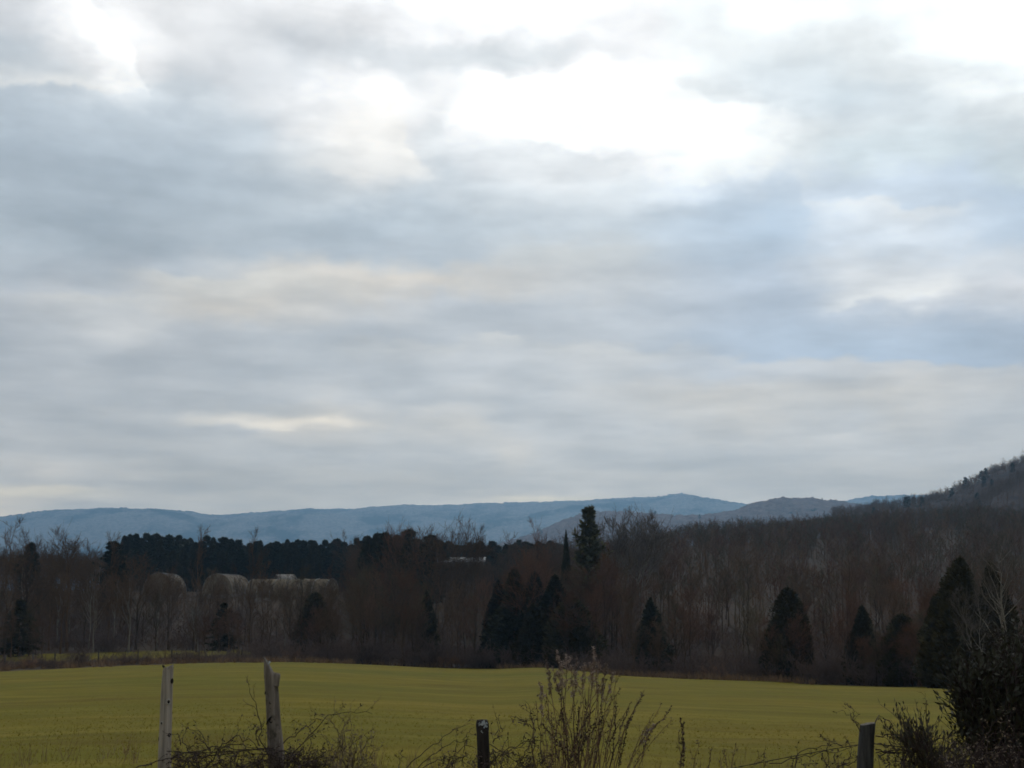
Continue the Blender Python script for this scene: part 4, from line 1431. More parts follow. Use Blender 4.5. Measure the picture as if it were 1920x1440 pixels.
bramble("thin arching bramble canes reaching to the lichen topped post", 820, 12.75,
        [[(750, 1450), (800, 1405), (850, 1370), (892, 1358)], [(770, 1450), (830, 1400), (880, 1385)], [(748, 1440), (753, 1412), (752, 1405)], [(850, 1440), (856, 1390), (856, 1358)], [(870, 1440), (872, 1380), (892, 1362)],
         [(830, 1445), (850, 1415), (882, 1395), (900, 1415)], [(780, 1445), (830, 1418), (890, 1422)]],
        10, (820, 1412, 896, 1436), 64, r=0.0036, leaf=2, side=4, twig_len=0.10)
bramble("dark bramble tangle between the lichen topped post and the weed clump", 960, 12.7,
        [[(905, 1440), (940, 1415), (975, 1400), (1010, 1388)], [(925, 1395), (935, 1378), (940, 1366)], [(915, 1430), (950, 1405), (1000, 1385), (1030, 1398)], [(960, 1445), (985, 1410), (1005, 1370), (985, 1318)], [(1005, 1372), (985, 1350), (955, 1345)],
         [(1000, 1440), (1004, 1372), (992, 1330), (982, 1312)]],
        18, (918, 1400, 1030, 1438), 65, r=0.004, leaf=4, side=6, twig_len=0.12)
bramble("sparse thin bramble running along the wire to the squared post", 1500, 12.2,
        [[(1440, 1432), (1500, 1420), (1560, 1408), (1612, 1396)], [(1490, 1445), (1494, 1410), (1552, 1400), (1605, 1392)], [(1548, 1442), (1552, 1402), (1550, 1380)], [(1570, 1445), (1600, 1410), (1585, 1385)], [(1575, 1445), (1605, 1425), (1640, 1412)],
         [(1580, 1400), (1560, 1392), (1545, 1385)], [(1612, 1370), (1595, 1345), (1578, 1330)], [(1610, 1358), (1600, 1335), (1588, 1318)]],
        7, (1480, 1400, 1612, 1436), 66, r=0.0036, leaf=2, side=4, twig_len=0.10)
bramble("looping bramble canes from the squared post into the evergreen bush", 1700, 12.1,
        [[(1640, 1356), (1650, 1342), (1665, 1350), (1690, 1385), (1720, 1405)], [(1640, 1380), (1668, 1376), (1710, 1390), (1760, 1420)], [(1640, 1412), (1690, 1404), (1740, 1415), (1790, 1440)], [(1642, 1395), (1680, 1400), (1730, 1410), (1770, 1415)],
         [(1655, 1345), (1670, 1375), (1690, 1395)], [(1640, 1405), (1680, 1412), (1720, 1420), (1750, 1428)], [(1660, 1440), (1670, 1410), (1680, 1395)], [(1730, 1400), (1775, 1382), (1800, 1378)],
         [(1645, 1420), (1700, 1408), (1760, 1402), (1830, 1412)], [(1735, 1400), (1734, 1350), (1736, 1312)]],
        16, (1660, 1400, 1800, 1436), 67, r=0.0044, leaf=3, side=5, twig_len=0.14)
bramble("pale twiggy bramble mass at the foot of the evergreen bush", 1850, 11.3,
        [[(1800, 1450), (1830, 1400), (1870, 1370), (1915, 1380)], [(1820, 1445), (1860, 1360), (1890, 1345), (1905, 1375), (1908, 1430)], [(1840, 1445), (1845, 1385), (1880, 1382)], [(1880, 1450), (1885, 1380), (1898, 1330)],
         [(1770, 1445), (1820, 1420), (1880, 1425), (1925, 1410)]],
        30, (1770, 1395, 1930, 1436), 68, r=0.0042, leaf=3, mat_l="leaf_tan", side=6, twig_len=0.14)


# the tall dead weed clump
def weed_clump(label, px, Y, stems, seed, group):
    rng = np.random.default_rng(seed)
    x = x_at(px, Y, 1440)
    o = np.array([x, Y, gz(x, Y)])
    root = plant("weed_clump", label, "dead weeds", tuple(o), group)
    for (bpx, tpx, trow, kind) in stems:
        dY = rng.uniform(-0.35, 0.35)
        mid = (bpx * 0.45 + tpx * 0.55 + rng.normal() * 6, 1480 * 0.4 + trow * 0.6, Y + dY)
        Q = path_pts([(bpx, 1545, Y + dY * 0.4), mid, (tpx + rng.normal() * 4, trow, Y + dY * 1.3)], Y, 12, rng, 0.007)
        Q = Q - o
        Q[0, 2] = -0.05
        mb = MB()
        r = rng.uniform(0.0030, 0.0048)
        tubes(mb, Q, r * np.linspace(1.15, 0.45, 12), 5)
        st_ = None
        if kind in "fb":                                    # slender side twigs near the top
            b, d, pi, t = sprout(rng, Q[None], 11 if kind == "f" else 9, 0.78 if kind == "f" else 0.45, 1.0, 0.45, 0.15)
            P2 = lines(rng, b, d, 0.15 * (0.4 + rng.random(len(b))) * (1.25 - t), 4, 0.1, 0.06)
            tubes(mb, P2, np.broadcast_to(r * 0.4 * np.linspace(1, 0.5, 4)[None], P2.shape[:2]), 3)
        else:
            P2 = Q[None, 6:]
        st_ = mb.build("stem", M["stalk"], root)
        sd = MB()
        if kind == "f":                                     # fluffy drooping plume
            b, d, pi, t = sprout(rng, P2, 30, 0.35, 1.05, 1.0, 0.4)
            n_ = len(b)
            s = 0.0065 * (0.5 + rng.random(n_))[:, None]
            dd = norm(rvec(rng, n_) + np.array([0, 0, 0.3]))
            leaves_at(sd, b + dd * s * 1.4 + rvec(rng, n_) * 0.006, dd * s * 1.3, norm(np.cross(dd, rvec(rng, n_))) * s * 0.55)
            sd.build("seed_fluff_foliage", M["plume"], st_)
        elif kind == "n":                                   # bare stalk
            pass
        elif kind == "s":                                   # dark dense seed spike
            b, d, pi, t = sprout(rng, Q[None, 5:], 120, 0.15, 1.02, 0.7, 0.4)
            s = 0.010 * (0.5 + rng.random(120))[:, None]
            leaves_at(sd, b + d * s, d * s, norm(np.cross(d, rvec(rng, 120))) * s * 0.5)
            sd.build("seed_spike", M["seed_dark"], st_)
        else:                                               # curled dead leaves hanging on the stem
            b, d, pi, t = sprout(rng, np.asarray(P2), 5, 0.2, 1.0, 0.9, 0.4)
            n_ = len(b)
            s = 0.0095 * (0.5 + rng.random(n_))[:, None]
            dd = norm(d * 0.6 + np.array([0, 0, -0.5]) + rvec(rng, n_) * 0.4)
            leaves_at(sd, b + dd * s, dd * s, norm(np.cross(dd, rvec(rng, n_))) * s * 0.35)
            sd.build("foliage", M["dry_leaf"], st_)
        if kind == "f":                                     # some withered leaves lower down
            lf = MB()
            b, d, pi, t = sprout(rng, Q[None], 10, 0.3, 0.8, 1.0, 0.3)
            s = 0.013 * (0.5 + rng.random(10))[:, None]
            dd = norm(d * 0.5 + np.array([0, 0, -0.6]) + rvec(rng, 10) * 0.4)
            leaves_at(lf, b + dd * s, dd * s, norm(np.cross(dd, rvec(rng, 10))) * s * 0.3)
            lf.build("foliage", M["dry_leaf"], st_)
    return root


rs = random.Random(3)
tall = [(1062, 1046, 1220, "f"), (1066, 1052, 1235, "f"), (1072, 1060, 1228, "f"), (1085, 1085, 1232, "f"), (1090, 1110, 1215, "f"), (1094, 1118, 1225, "f"), (1100, 1128, 1240, "f"), (1104, 1142, 1238, "f"),
        (1060, 1028, 1242, "f"), (1070, 1070, 1245, "f"), (1098, 1150, 1258, "f"), (1080, 1098, 1240, "f"), (1075, 1038, 1255, "f"), (1108, 1160, 1255, "b")]
tall += [(rs.uniform(1030, 1130), rs.uniform(1010, 1165), rs.uniform(1250, 1360), rs.choice("bnsbnb")) for _ in range(46)]
weed_clump("tall thick clump of dead weeds with fluffy seed heads, tallest by the fence", 1085, 12.5, tall, 81, "dead weeds by the fence")
side_ = [(1120, 1176, 1326, "s"), (1125, 1182, 1310, "b"), (1130, 1207, 1288, "b"), (1135, 1208, 1300, "s"), (1140, 1222, 1335, "b"), (1150, 1248, 1318, "b"), (1150, 1262, 1322, "s"), (1130, 1166, 1322, "s"), (1120, 1155, 1300, "b"),
         (1128, 1180, 1345, "s"), (1148, 1240, 1350, "b"), (1155, 1266, 1345, "b"), (1140, 1230, 1360, "f")]
weed_clump("slanting row of dead weeds with dark seed spikes next to the tall clump", 1160, 12.6, side_, 82, "dead weeds by the fence")
left_ = [(1040, 1012, 1300, "b"), (1035, 1000, 1310, "b"), (1045, 1020, 1290, "b"), (1030, 1014, 1282, "f"), (1038, 1026, 1330, "b"), (1025, 998, 1345, "b")]
weed_clump("low dead weeds leaning away from the tall clump over the brambles", 1040, 12.4, left_, 83, "dead weeds by the fence")
weed_clump("lone dock stalk with a dark rust seed spike past the weed clump", 1284, 12.7, [(1282, 1285, 1345, "s"), (1281, 1284, 1352, "s"), (1283, 1270, 1368, "b")], 84, "dead weeds by the fence")
thin = [(1300 + i * 22 + rs.uniform(-8, 8), 1300 + i * 22 + rs.uniform(-25, 25), rs.uniform(1385, 1425), "b") for i in range(9)]
weed_clump("thin low dead stalks scattered between the dock stalk and the squared post", 1380, 12.9, thin, 85, "dead weeds by the fence")


# evergreen bush
def bush(name, label, px, Y, blobs, n_leaf, leaf, mat_l, seed, up=0.3, stems=14, cat="bush"):
    rng = np.random.default_rng(seed)
    x = x_at(px, Y, 1440)
    o = np.array([x, Y, gz(x, Y)])
    root = plant(name, label, cat, tuple(o))
    k = Y / F / cp_
    C = np.array([at(b[0], b[1], Y + b[4]) for b in blobs]) - o
    RX = np.array([b[2] for b in blobs]) * k
    RZ = np.array([b[3] for b in blobs]) * k
    st_, br, lv = MB(), MB(), MB()
    tw_c = []
    for i in range(len(blobs)):
        m = stems
        tip = C[i] + rvec(rng, m) * np.array([RX[i], RX[i], RZ[i]]) * (0.55 + 0.5 * rng.random((m, 1)))
        b0 = np.stack([rng.normal(size=m) * 0.12, rng.normal(size=m) * 0.12, np.full(m, -0.05)], 1)
        t = np.linspace(0, 1, 7)[None, :, None]
        bend = np.array([0, 0, 1.0]) * (t * (1 - t)) * 0.5
        P = b0[:, None] * (1 - t) + tip[:, None] * t + bend + rng.normal(size=(m, 7, 3)) * 0.02
        tubes(st_, P, 0.010 * np.linspace(1.3, 0.3, 7), 5)
        b, d, pi, tt = sprout(rng, P, 12, 0.45, 1.0, 0.6, 0.2)
        P2 = lines(rng, b, d, 0.22 * (0.5 + rng.random(len(b))), 4, 0.2, 0.05)
        tubes(br, P2, np.broadcast_to(0.0035 * np.linspace(1, 0.5, 4)[None], P2.shape[:2]), 3)
        tw_c.append(P2)
    P2 = np.concatenate(tw_c)
    per = max(3, n_leaf // len(P2))
    b, d, pi, tt = sprout(rng, P2, per, 0.15, 1.05, 0.75, 0.3)
    n_ = len(b)
    s = leaf * (0.55 + 0.8 * rng.random(n_))[:, None]
    d = norm(d + np.array([0, 0, up]) + rvec(rng, n_) * 0.35)
    w = norm(np.cross(d, rvec(rng, n_)))
    nn = np.cross(d, w)
    V = np.stack([b, b + d * s + w * s * 0.36 + nn * s * 0.12, b + d * s * 2, b + d * s - w * s * 0.36 + nn * s * 0.12], 1).reshape(-1, 3)
    ii = np.arange(n_)[:, None] * 4
    lv.add(V, None, np.concatenate([ii + [0, 1, 2], ii + [0, 2, 3]]))
    st_.build("trunk", M["cane"], root)
    br.build("branch", M["cane"], root)
    lv.build("foliage", mat_l, root)
    return root


bush("evergreen_bush", "big dark evergreen bush with oval leaves behind the looping canes", 1870, 12.0,
     [(1850, 1320, 55, 60, 0.1), (1828, 1335, 26, 40, 0.0), (1900, 1300, 60, 75, 0.3), (1880, 1390, 70, 55, 0.2), (1825, 1285, 26, 22, 0.1), (1950, 1350, 70, 90, 0.3), (1905, 1240, 40, 40, 0.5)],
     8000, 0.034, M["evergreen"], 91, 0.25, 16)
bush("leafy_shrub", "brownish shrub with hanging withered leaves above the evergreen bush", 1900, 13.4,
     [(1900, 1232, 48, 48, 0.2), (1945, 1205, 55, 60, 0.3), (1878, 1268, 40, 40, 0.1), (1850, 1262, 26, 30, 0.2), (1910, 1290, 50, 50, 0.3)], 9000, 0.024, M["evergreen_dull"], 92, -0.4, 14)
bush("spiky_shrub", "low shrub with upright leafy sprays between the squared post and the evergreen bush", 1745, 11.9,
     [(1722, 1405, 22, 26, 0.0), (1750, 1425, 30, 28, 0.0), (1778, 1440, 36, 26, 0.1), (1708, 1380, 10, 14, 0.0)], 1300, 0.024, M["evergreen_dull"], 93, 1.3, 5)

# near turf: blades over the part of the field one can see into
rng = np.random.default_rng(99)
n = 30000
Y = 14.0 + 34 * rng.random(n) ** 1.6
X = rng.uniform(-0.42, 0.42, n) * Y
h = (0.022 + 0.035 * rng.random(n)) * (1 - 0.6 * smooth(30, 48, Y)) * (0.6 + 0.8 * fbm(X * 0.5, Y * 0.8, 55, 3))
V, T = tufts(rng, X, Y, ground_h(X, Y), h, 0.006 + Y * 0.00012, 4, 0.55)
M["blade"] = coat_mat("grass_blade", (0.190, 0.156, 0.014), (0.280, 0.205, 0.026), 1.3, 0.0, (0.5, 1, 1))
tag(MB().add(V, None, T).build("grass", M["blade"]), "short dull green turf of the hay field", None, None, "stuff")
n = 900
Y = 13.2 + 6 * rng.random(n) ** 1.5
X = rng.uniform(-0.42, 0.42, n) * Y
keep = fbm(X * 0.9, Y * 0.9, 33, 3) > 0.5
X, Y = X[keep], Y[keep]
V, T = tufts(rng, X, Y, ground_h(X, Y), 0.22 + 0.3 * rng.random(len(X)), np.full(len(X), 0.005), 7, 0.3)
tag(MB().add(V, None, T).build("straw_grass", M["deadgrass"]), "pale dry grass stalks along the fence", None, None, "stuff")

# ---------------------------------------------------------------- haze
HAZE_TOP, HAZE_Y1, HAZE_D = 690.0, 10700.0, 1.3e-4
HAZE_COL = (0.38, 0.68, 1.0)
hz = MB()
bx(hz, (-10700, -10700, -12), (10700, HAZE_Y1, HAZE_TOP))
hm = bpy.data.materials.new("haze_air")
hm.use_nodes = True
nt = hm.node_tree
for n_ in list(nt.nodes):
    nt.nodes.remove(n_)
out = nt.nodes.new("ShaderNodeOutputMaterial")
pv = nt.nodes.new("ShaderNodeVolumePrincipled")
pv.inputs["Color"].default_value = (*HAZE_COL, 1)
pv.inputs["Density"].default_value = HAZE_D
pv.inputs["Anisotropy"].default_value = 0.65
nt.links.new(pv.outputs[0], out.inputs["Volume"])
haze = hz.build("haze", hm)
tag(haze, "thin blue haze lying over the valley", None, None, "stuff")

# ---------------------------------------------------------------- sky
LUM = """0: 222 228 262 240 236 234 230 250 267 270 271 271 271 270 266 262 258 254 250 250 254 262 267 271 273
60: 208 214 258 250 238 234 230 217 223 229 253 253 241 247 249 247 248 240 234 232 240 252 262 268 272
120: 200 205 232 252 226 222 222 213 223 223 219 231 231 229 241 253 246 230 222 220 224 238 246 258 267
180: 190 190 198 205 212 214 224 234 258 262 250 262 267 268 268 265 258 244 226 216 212 216 224 232 246
240: 184 186 188 190 192 196 204 222 252 250 226 244 266 269 270 270 267 262 250 228 220 218 212 212 222
300: 178 180 182 184 184 188 196 206 226 228 212 218 226 232 222 240 252 244 238 220 208 214 210 208 216
360: 174 176 176 174 174 178 184 190 194 200 206 208 210 212 210 212 216 206 200 214 210 204 202 190 194
420: 172 172 170 168 168 170 174 176 178 184 188 192 194 196 194 192 188 182 178 204 218 214 212 200 190
480: 178 176 176 172 176 178 180 182 182 184 184 186 194 196 196 194 190 188 188 196 202 204 206 206 198
540: 190 192 188 184 196 204 204 204 206 206 206 202 198 194 192 192 192 190 190 196 212 222 228 212 216
600: 184 188 194 198 196 194 194 190 188 186 184 182 180 182 182 184 184 182 182 180 178 178 178 178 180
660: 182 180 180 178 178 180 180 180 182 184 188 192 192 188 190 188 182 174 174 174 172 172 172 174 174
720: 184 184 182 182 180 180 182 186 188 184 186 188 186 190 192 194 196 196 194 194 196 196 194 192 192
780: 184 182 182 180 184 184 190 202 198 192 194 196 188 188 192 192 194 196 194 192 190 194 192 186 184
840: 184 186 184 182 180 182 184 184 188 188 190 192 196 192 186 184 184 188 190 188 190 188 188 186 184
900: 190 192 186 180 178 178 178 178 180 178 176 178 182 182 180 180 180 182 182 180 180 180 180 182 184
960: 195 192 188 184 182 182 180 180 182 182 182 192 194 192 188 184 184 184 184 184 184 184 184 184 184"""
rows_, tab = [], []
for ln in LUM.splitlines():
    a, b = ln.split(":")
    rows_.append(float(a))
    tab.append([float(v) for v in b.split()])
rows_, tab = np.array(rows_), np.array(tab)
cols_ = np.arange(25) * 80.0


def lum_at(px, py):
    px, py = np.clip(px, 0, 1920), np.clip(py, 0, 960)
    i = np.clip(np.searchsorted(rows_, py) - 1, 0, len(rows_) - 2)
    f = (py - rows_[i]) / 60.0
    return np.interp(px, cols_, tab[i]) * (1 - f) + np.interp(px, cols_, tab[i + 1]) * f


def s2l(v):
    v = v / 255.0
    return v / 12.92 if v <= 0.04045 else ((v + 0.055) / 1.055) ** 2.4


SKY_GAIN = 0.97
INSC = np.array([0.15, 0.27, 0.42])                    # what the haze itself adds, per unit of lost light


def sky_rgb(px, py):
    g = lum_at(px, py)
    cool = np.clip((238 - g) / 55, 0, 1)
    r_, b_ = -9 * cool, 9 * cool
    if 320 < py < 720 and px > 1150:
        w = min(1, (px - 1150) / 250)
        r_ -= 5 * w
        b_ += 7 * w
    if py >= 470 and g >= 190:
        w = min(1.0, (g - 190) / 10)
        if px > 1250 and py < 700:
            w *= 0.5
        r_ += 9 * w
        b_ -= 12 * w
    if py < 320 and px > 1250:
        r_ -= 4
    c = []
    for v in (g + r_, g, g + b_):
        c.append(s2l(v) if v <= 250 else s2l(250) + (v - 250) / 35.0 * 0.45)
    w = float(smooth(420, 560, np.array(py))) if g < 235 else 0.0
    hi = np.array((1.0, 1.03, 1.04)) if g < 215 else np.ones(3)
    return np.array(c) * (hi * (1 - w) + np.array((1.0, 0.975, 0.965)) * w)


def px_of(az, el):
    d = np.array([math.sin(az) * math.cos(el), math.cos(az) * math.cos(el), math.sin(el)])
    fw = d[1] * cp_ + d[2] * sp_
    up = -d[1] * sp_ + d[2] * cp_
    return 960 + F * d[0] / fw, 720 - F * up / fw


def haze_T(el):
    path = min((HAZE_TOP - 1.7) / max(math.sin(el), 1e-3), HAZE_Y1)
    return math.exp(-HAZE_D * path)


SUN_EL, SUN_AZ = R(31), R(7)
AZ0, AZ1 = -R(21.5), R(21.5)
el_list = [R(2.5)] + [PITCH + math.atan((720 - r_) / F) for r_ in range(960, -61, -54)]
el_list = sorted(set(el_list))

W = bpy.data.worlds.new("World")
scene.world = W
W.use_nodes = True
nt = W.node_tree
for n_ in list(nt.nodes):
    nt.nodes.remove(n_)
L = nt.links.new
wo = N(nt, "ShaderNodeOutputWorld")
bg = N(nt, "ShaderNodeBackground")
STRENGTH = 0.1
bg.inputs["Strength"].default_value = STRENGTH
L(bg.outputs[0], wo.inputs["Surface"])
tc = N(nt, "ShaderNodeTexCoord")
D = tc.outputs["Generated"]


def math_(op, a, b=None, c=None):
    n = N(nt, "ShaderNodeMath", operation=op)
    for i, v in enumerate((a, b, c)):
        if v is None:
            continue
        if isinstance(v, (int, float)):
            n.inputs[i].default_value = v
        else:
            L(v, n.inputs[i])
    return n.outputs[0]


sep = N(nt, "ShaderNodeSeparateXYZ")
L(D, sep.inputs[0])
az0 = math_("ARCTAN2", sep.outputs[0], sep.outputs[1])
el0 = math_("ARCSINE", sep.outputs[2])
# cloud-layer noise coordinates: a flat deck seen in perspective
elc = math_("MAXIMUM", el0, 0.03)
comb = N(nt, "ShaderNodeCombineXYZ")
L(math_("MULTIPLY", az0, 1.0), comb.inputs[0])
L(math_("MULTIPLY", math_("LOGARITHM", math_("ADD", elc, 0.09), 2.718), 0.62), comb.inputs[1])


def nz(scale, detail, rough, stretch=1.0, off=0.0):
    mp = N(nt, "ShaderNodeMapping")
    mp.inputs["Scale"].default_value = (1.0, stretch, 1.0)
    mp.inputs["Location"].default_value = (off, off * 0.7, off * 0.3)
    L(comb.outputs[0], mp.inputs["Vector"])
    n = N(nt, "ShaderNodeTexNoise", Scale=scale, Detail=detail, Roughness=rough)
    n.noise_dimensions = "2D"
    L(mp.outputs[0], n.inputs["Vector"])
    return n


wn = nz(20.0, 6.0, 0.55, 1.0, 3.1)
sw = N(nt, "ShaderNodeSeparateColor")
L(wn.outputs["Color"], sw.inputs[0])
WARP = 0.040
az = math_("MULTIPLY_ADD", math_("SUBTRACT", sw.outputs[0], 0.5), WARP * 1.15, az0)
el = math_("MULTIPLY_ADD", math_("MULTIPLY", math_("SUBTRACT", sw.outputs[1], 0.5), WARP * 0.85), math_("MINIMUM", math_("MULTIPLY", elc, 4.0), 1.0), el0)
fac = N(nt, "ShaderNodeMapRange")
fac.inputs["From Min"].default_value = AZ0
fac.inputs["From Max"].default_value = AZ1
L(az, fac.inputs[0])
prev = None
NS = 29
for j, e in enumerate(el_list):
    stops = []
    for i in range(NS):
        a = AZ0 + (AZ1 - AZ0) * i / (NS - 1)
        px_, py_ = px_of(a, e)
        c = sky_rgb(px_, py_)
        T_ = haze_T(e)
        c = np.maximum((c - INSC * (1 - T_)) / T_, 0.05)
        stops.append((i / (NS - 1), tuple(c * SKY_GAIN / STRENGTH)))
    rp_ = ramp(nt, stops, "LINEAR")
    L(fac.outputs[0], rp_.inputs[0])
    if prev is None:
        prev = rp_.outputs[0]
    else:
        mr = N(nt, "ShaderNodeMapRange", interpolation_type="SMOOTHSTEP")
        mr.inputs["From Min"].default_value = el_list[j - 1]
        mr.inputs["From Max"].default_value = e
        L(el, mr.inputs[0])
        mx = N(nt, "ShaderNodeMix", data_type="RGBA")
        L(mr.outputs[0], mx.inputs[0])
        L(prev, mx.inputs[6])
        L(rp_.outputs[0], mx.inputs[7])
        prev = mx.outputs[2]


def mixc(fac_, a, b, blend="MIX"):
    n = N(nt, "ShaderNodeMix", data_type="RGBA", blend_type=blend)
    n.clamp_result = False
    for s, v in ((0, fac_), (6, a), (7, b)):
        if isinstance(v, (int, float)):
            n.inputs[s].default_value = v
        elif isinstance(v, tuple):
            n.inputs[s].default_value = (*v, 1)
        else:
            L(v, n.inputs[s])
    return n.outputs[2]


def feature(color, px_, py_, hw, hh, rot=0.0, amt=1.0, sharp=1.5):
    """a single cloud bank: soft ellipse round a sky direction (half sizes in degrees of sky given in photo pixels)"""
    global prev
    d = ray(px_, py_)
    d = d / np.linalg.norm(d)
    a, e = math.atan2(d[0], d[1]), math.asin(d[2])
    x_ = math_("SUBTRACT", az, a)
    y_ = math_("SUBTRACT", el, e)
    c, s = math.cos(rot), math.sin(rot)
    u = math_("MULTIPLY", math_("ADD", math_("MULTIPLY", x_, c), math_("MULTIPLY", y_, s)), F / hw)
    v = math_("MULTIPLY", math_("SUBTRACT", math_("MULTIPLY", y_, c), math_("MULTIPLY", x_, s)), F / hh)
    q = math_("ADD", math_("MULTIPLY", u, u), math_("MULTIPLY", v, v))
    g = math_("EXPONENT", math_("MULTIPLY", math_("POWER", q, sharp), -1.0))
    T_ = haze_T(e)
    cc = np.array([s2l(v_) if v_ <= 250 else s2l(250) + (v_ - 250) / 35 * 0.45 for v_ in color])
    cc = np.maximum((cc - INSC * (1 - T_)) / T_, 0.02) / STRENGTH
    prev = mixc(math_("MULTIPLY", g, amt), prev, tuple(cc))


def edge(color, p0, p1, side, fall, amt, soft=9.0):
    """a cloud edge: sharp along the line p0-p1 between two sky directions, fading away on one side of it"""
    global prev
    ang = []
    for p_ in (p0, p1):
        d = ray(*p_)
        d = d / np.linalg.norm(d)
        ang.append((math.atan2(d[0], d[1]), math.asin(d[2])))
    (a0, e0), (a1, e1_) = ang
    ln_ = math.hypot(a1 - a0, e1_ - e0)
    c, s = (a1 - a0) / ln_, (e1_ - e0) / ln_
    x_ = math_("SUBTRACT", az, a0)
    y_ = math_("SUBTRACT", el, e0)
    u = math_("MULTIPLY", math_("ADD", math_("MULTIPLY", x_, c), math_("MULTIPLY", y_, s)), 1.0 / ln_)
    v = math_("MULTIPLY", math_("SUBTRACT", math_("MULTIPLY", y_, c), math_("MULTIPLY", x_, s)), side * F)
    rise = N(nt, "ShaderNodeMapRange", interpolation_type="SMOOTHSTEP")
    rise.inputs["From Min"].default_value = -soft
    rise.inputs["From Max"].default_value = soft
    L(v, rise.inputs[0])
    dec = math_("EXPONENT", math_("MULTIPLY", math_("MAXIMUM", v, 0.0), -1.0 / fall))
    w_ = math_("SUBTRACT", math_("MULTIPLY", u, 2.0), 1.0)
    w2 = math_("MULTIPLY", w_, w_)
    win = math_("EXPONENT", math_("MULTIPLY", math_("MULTIPLY", w2, w2), -1.0))
    g = math_("MULTIPLY", math_("MULTIPLY", rise.outputs[0], dec), math_("MULTIPLY", win, amt))
    T_ = haze_T((e0 + e1_) / 2)
    cc = np.array([s2l(v_) if v_ <= 250 else s2l(250) + (v_ - 250) / 35 * 0.45 for v_ in color])
    cc = np.maximum((cc - INSC * (1 - T_)) / T_, 0.02) / STRENGTH
    prev = mixc(g, prev, tuple(cc))


feature((262, 262, 260), 178, 52, 88, 17, -R(58), 0.5)         # bright rift, upper end
feature((240, 237, 231), 680, 240, 80, 55, -R(25), 0.6)        # sunlit cloud flank
feature((258, 258, 256), 1100, 215, 300, 52, -R(4), 0.5)
feature((212, 217, 220), 900, 98, 230, 30, R(2), 0.9)
feature((212, 216, 219), 720, 112, 90, 34, -R(25), 0.9)
feature((216, 221, 224), 905, 292, 120, 26, -R(8), 0.6)
feature((218, 222, 224), 820, 262, 34, 40, -R(20), 0.7)
feature((212, 222, 229), 1540, 178, 190, 50, -R(10), 0.5)
feature((168, 182, 198), 1620, 640, 330, 28, -R(3), 0.7)        # slate band over the hill
feature((166, 184, 202), 1430, 415, 110, 42, 0, 0.6)
feature((246, 238, 226), 550, 792, 120, 10, 0, 0.7, 1.0)              # low warm gleam
feature((232, 234, 234), 1740, 545, 70, 24, R(18), 0.6)
feature((205, 203, 197), 430, 540, 190, 20, 0, 0.35)
feature((208, 206, 199), 1030, 937, 110, 8, 0, 0.6)
feature((212, 209, 200), 60, 920, 130, 12, 0, 0.5)
edge((270, 270, 268), (172, -10), (268, 156), -1, 32, 0.95)
edge((238, 236, 231), (-20, 164), (268, 158), 1, 24, 0.8)
edge((244, 241, 235), (735, 180), (794, 326), -1, 105, 0.85)
edge((226, 225, 221), (545, 322), (796, 328), 1, 55, 0.55)
edge((176, 194, 212), (1500, 338), (1524, 470), -1, 130, 0.6)
edge((224, 226, 226), (1520, 366), (1800, 388), -1, 50, 0.75)
edge((230, 230, 227), (1545, 580), (1818, 550), 1, 42, 0.8)
edge((164, 183, 204), (1370, 668), (1960, 688), 1, 60, 0.8)
edge((202, 201, 199), (1330, 668), (1960, 690), -1, 40, 0.6)
edge((208, 206, 200), (255, 510), (650, 520), -1, 45, 0.65)
edge((203, 202, 197), (30, 546), (330, 556), -1, 40, 0.5)
edge((264, 264, 262), (865, 140), (1150, 128), -1, 110, 0.65)
edge((264, 264, 262), (1120, 124), (1470, 212), -1, 100, 0.6)
edge((214, 219, 222), (930, 268), (1200, 300), -1, 60, 0.55)
edge((208, 208, 206), (905, 622), (975, 640), -1, 20, 0.7, 6.0)
edge((201, 201, 199), (640, 640), (900, 632), -1, 34, 0.5)
edge((201, 200, 197), (980, 640), (1300, 652), -1, 36, 0.5)
edge((205, 203, 198), (330, 800), (660, 797), 1, 14, 0.6, 6.0)

# fine cloud texture
tx = nz(8.0, 4.0, 0.55, 1.5, 9.4)
k1_ = math_("MULTIPLY_ADD", math_("SUBTRACT", tx.outputs["Fac"], 0.5), 0.14, 1.0)
tx2 = nz(48.0, 3.0, 0.55, 1.3, 5.4)
# billows: each cloud lump has a lit upper rim and a shaded base (height of a lump minus the height just above it)
def billow(scale, stretch, off, up, detail=4.0):
    a_ = nz(scale, detail, 0.48, stretch, off)
    b_ = nz(scale, detail, 0.48, stretch, off)
    b_.inputs["Vector"].links[0].from_node.inputs["Location"].default_value[1] += up
    return math_("SUBTRACT", a_.outputs["Fac"], b_.outputs["Fac"]), a_.outputs["Fac"]


e1, f1 = billow(11.0, 1.8, 7.7, 0.19)
e2, f2 = billow(26.0, 1.7, 2.9, 0.19)
ms = N(nt, "ShaderNodeMapRange", interpolation_type="SMOOTHSTEP")
ms.inputs["From Min"].default_value = 0.44
ms.inputs["From Max"].default_value = 0.56
L(f1, ms.inputs[0])
k2_ = math_("MULTIPLY_ADD", math_("SUBTRACT", tx2.outputs["Fac"], 0.5), 0.07, math_("MULTIPLY_ADD", ms.outputs[0], 0.05, 0.975))
k2_ = math_("ADD", k2_, math_("MULTIPLY_ADD", e1, 0.34, math_("MULTIPLY", e2, 0.16)))
vm = N(nt, "ShaderNodeVectorMath", operation="SCALE")
L(prev, vm.inputs[0])
L(math_("MULTIPLY", k1_, k2_), vm.inputs["Scale"])
front = vm.outputs[0]
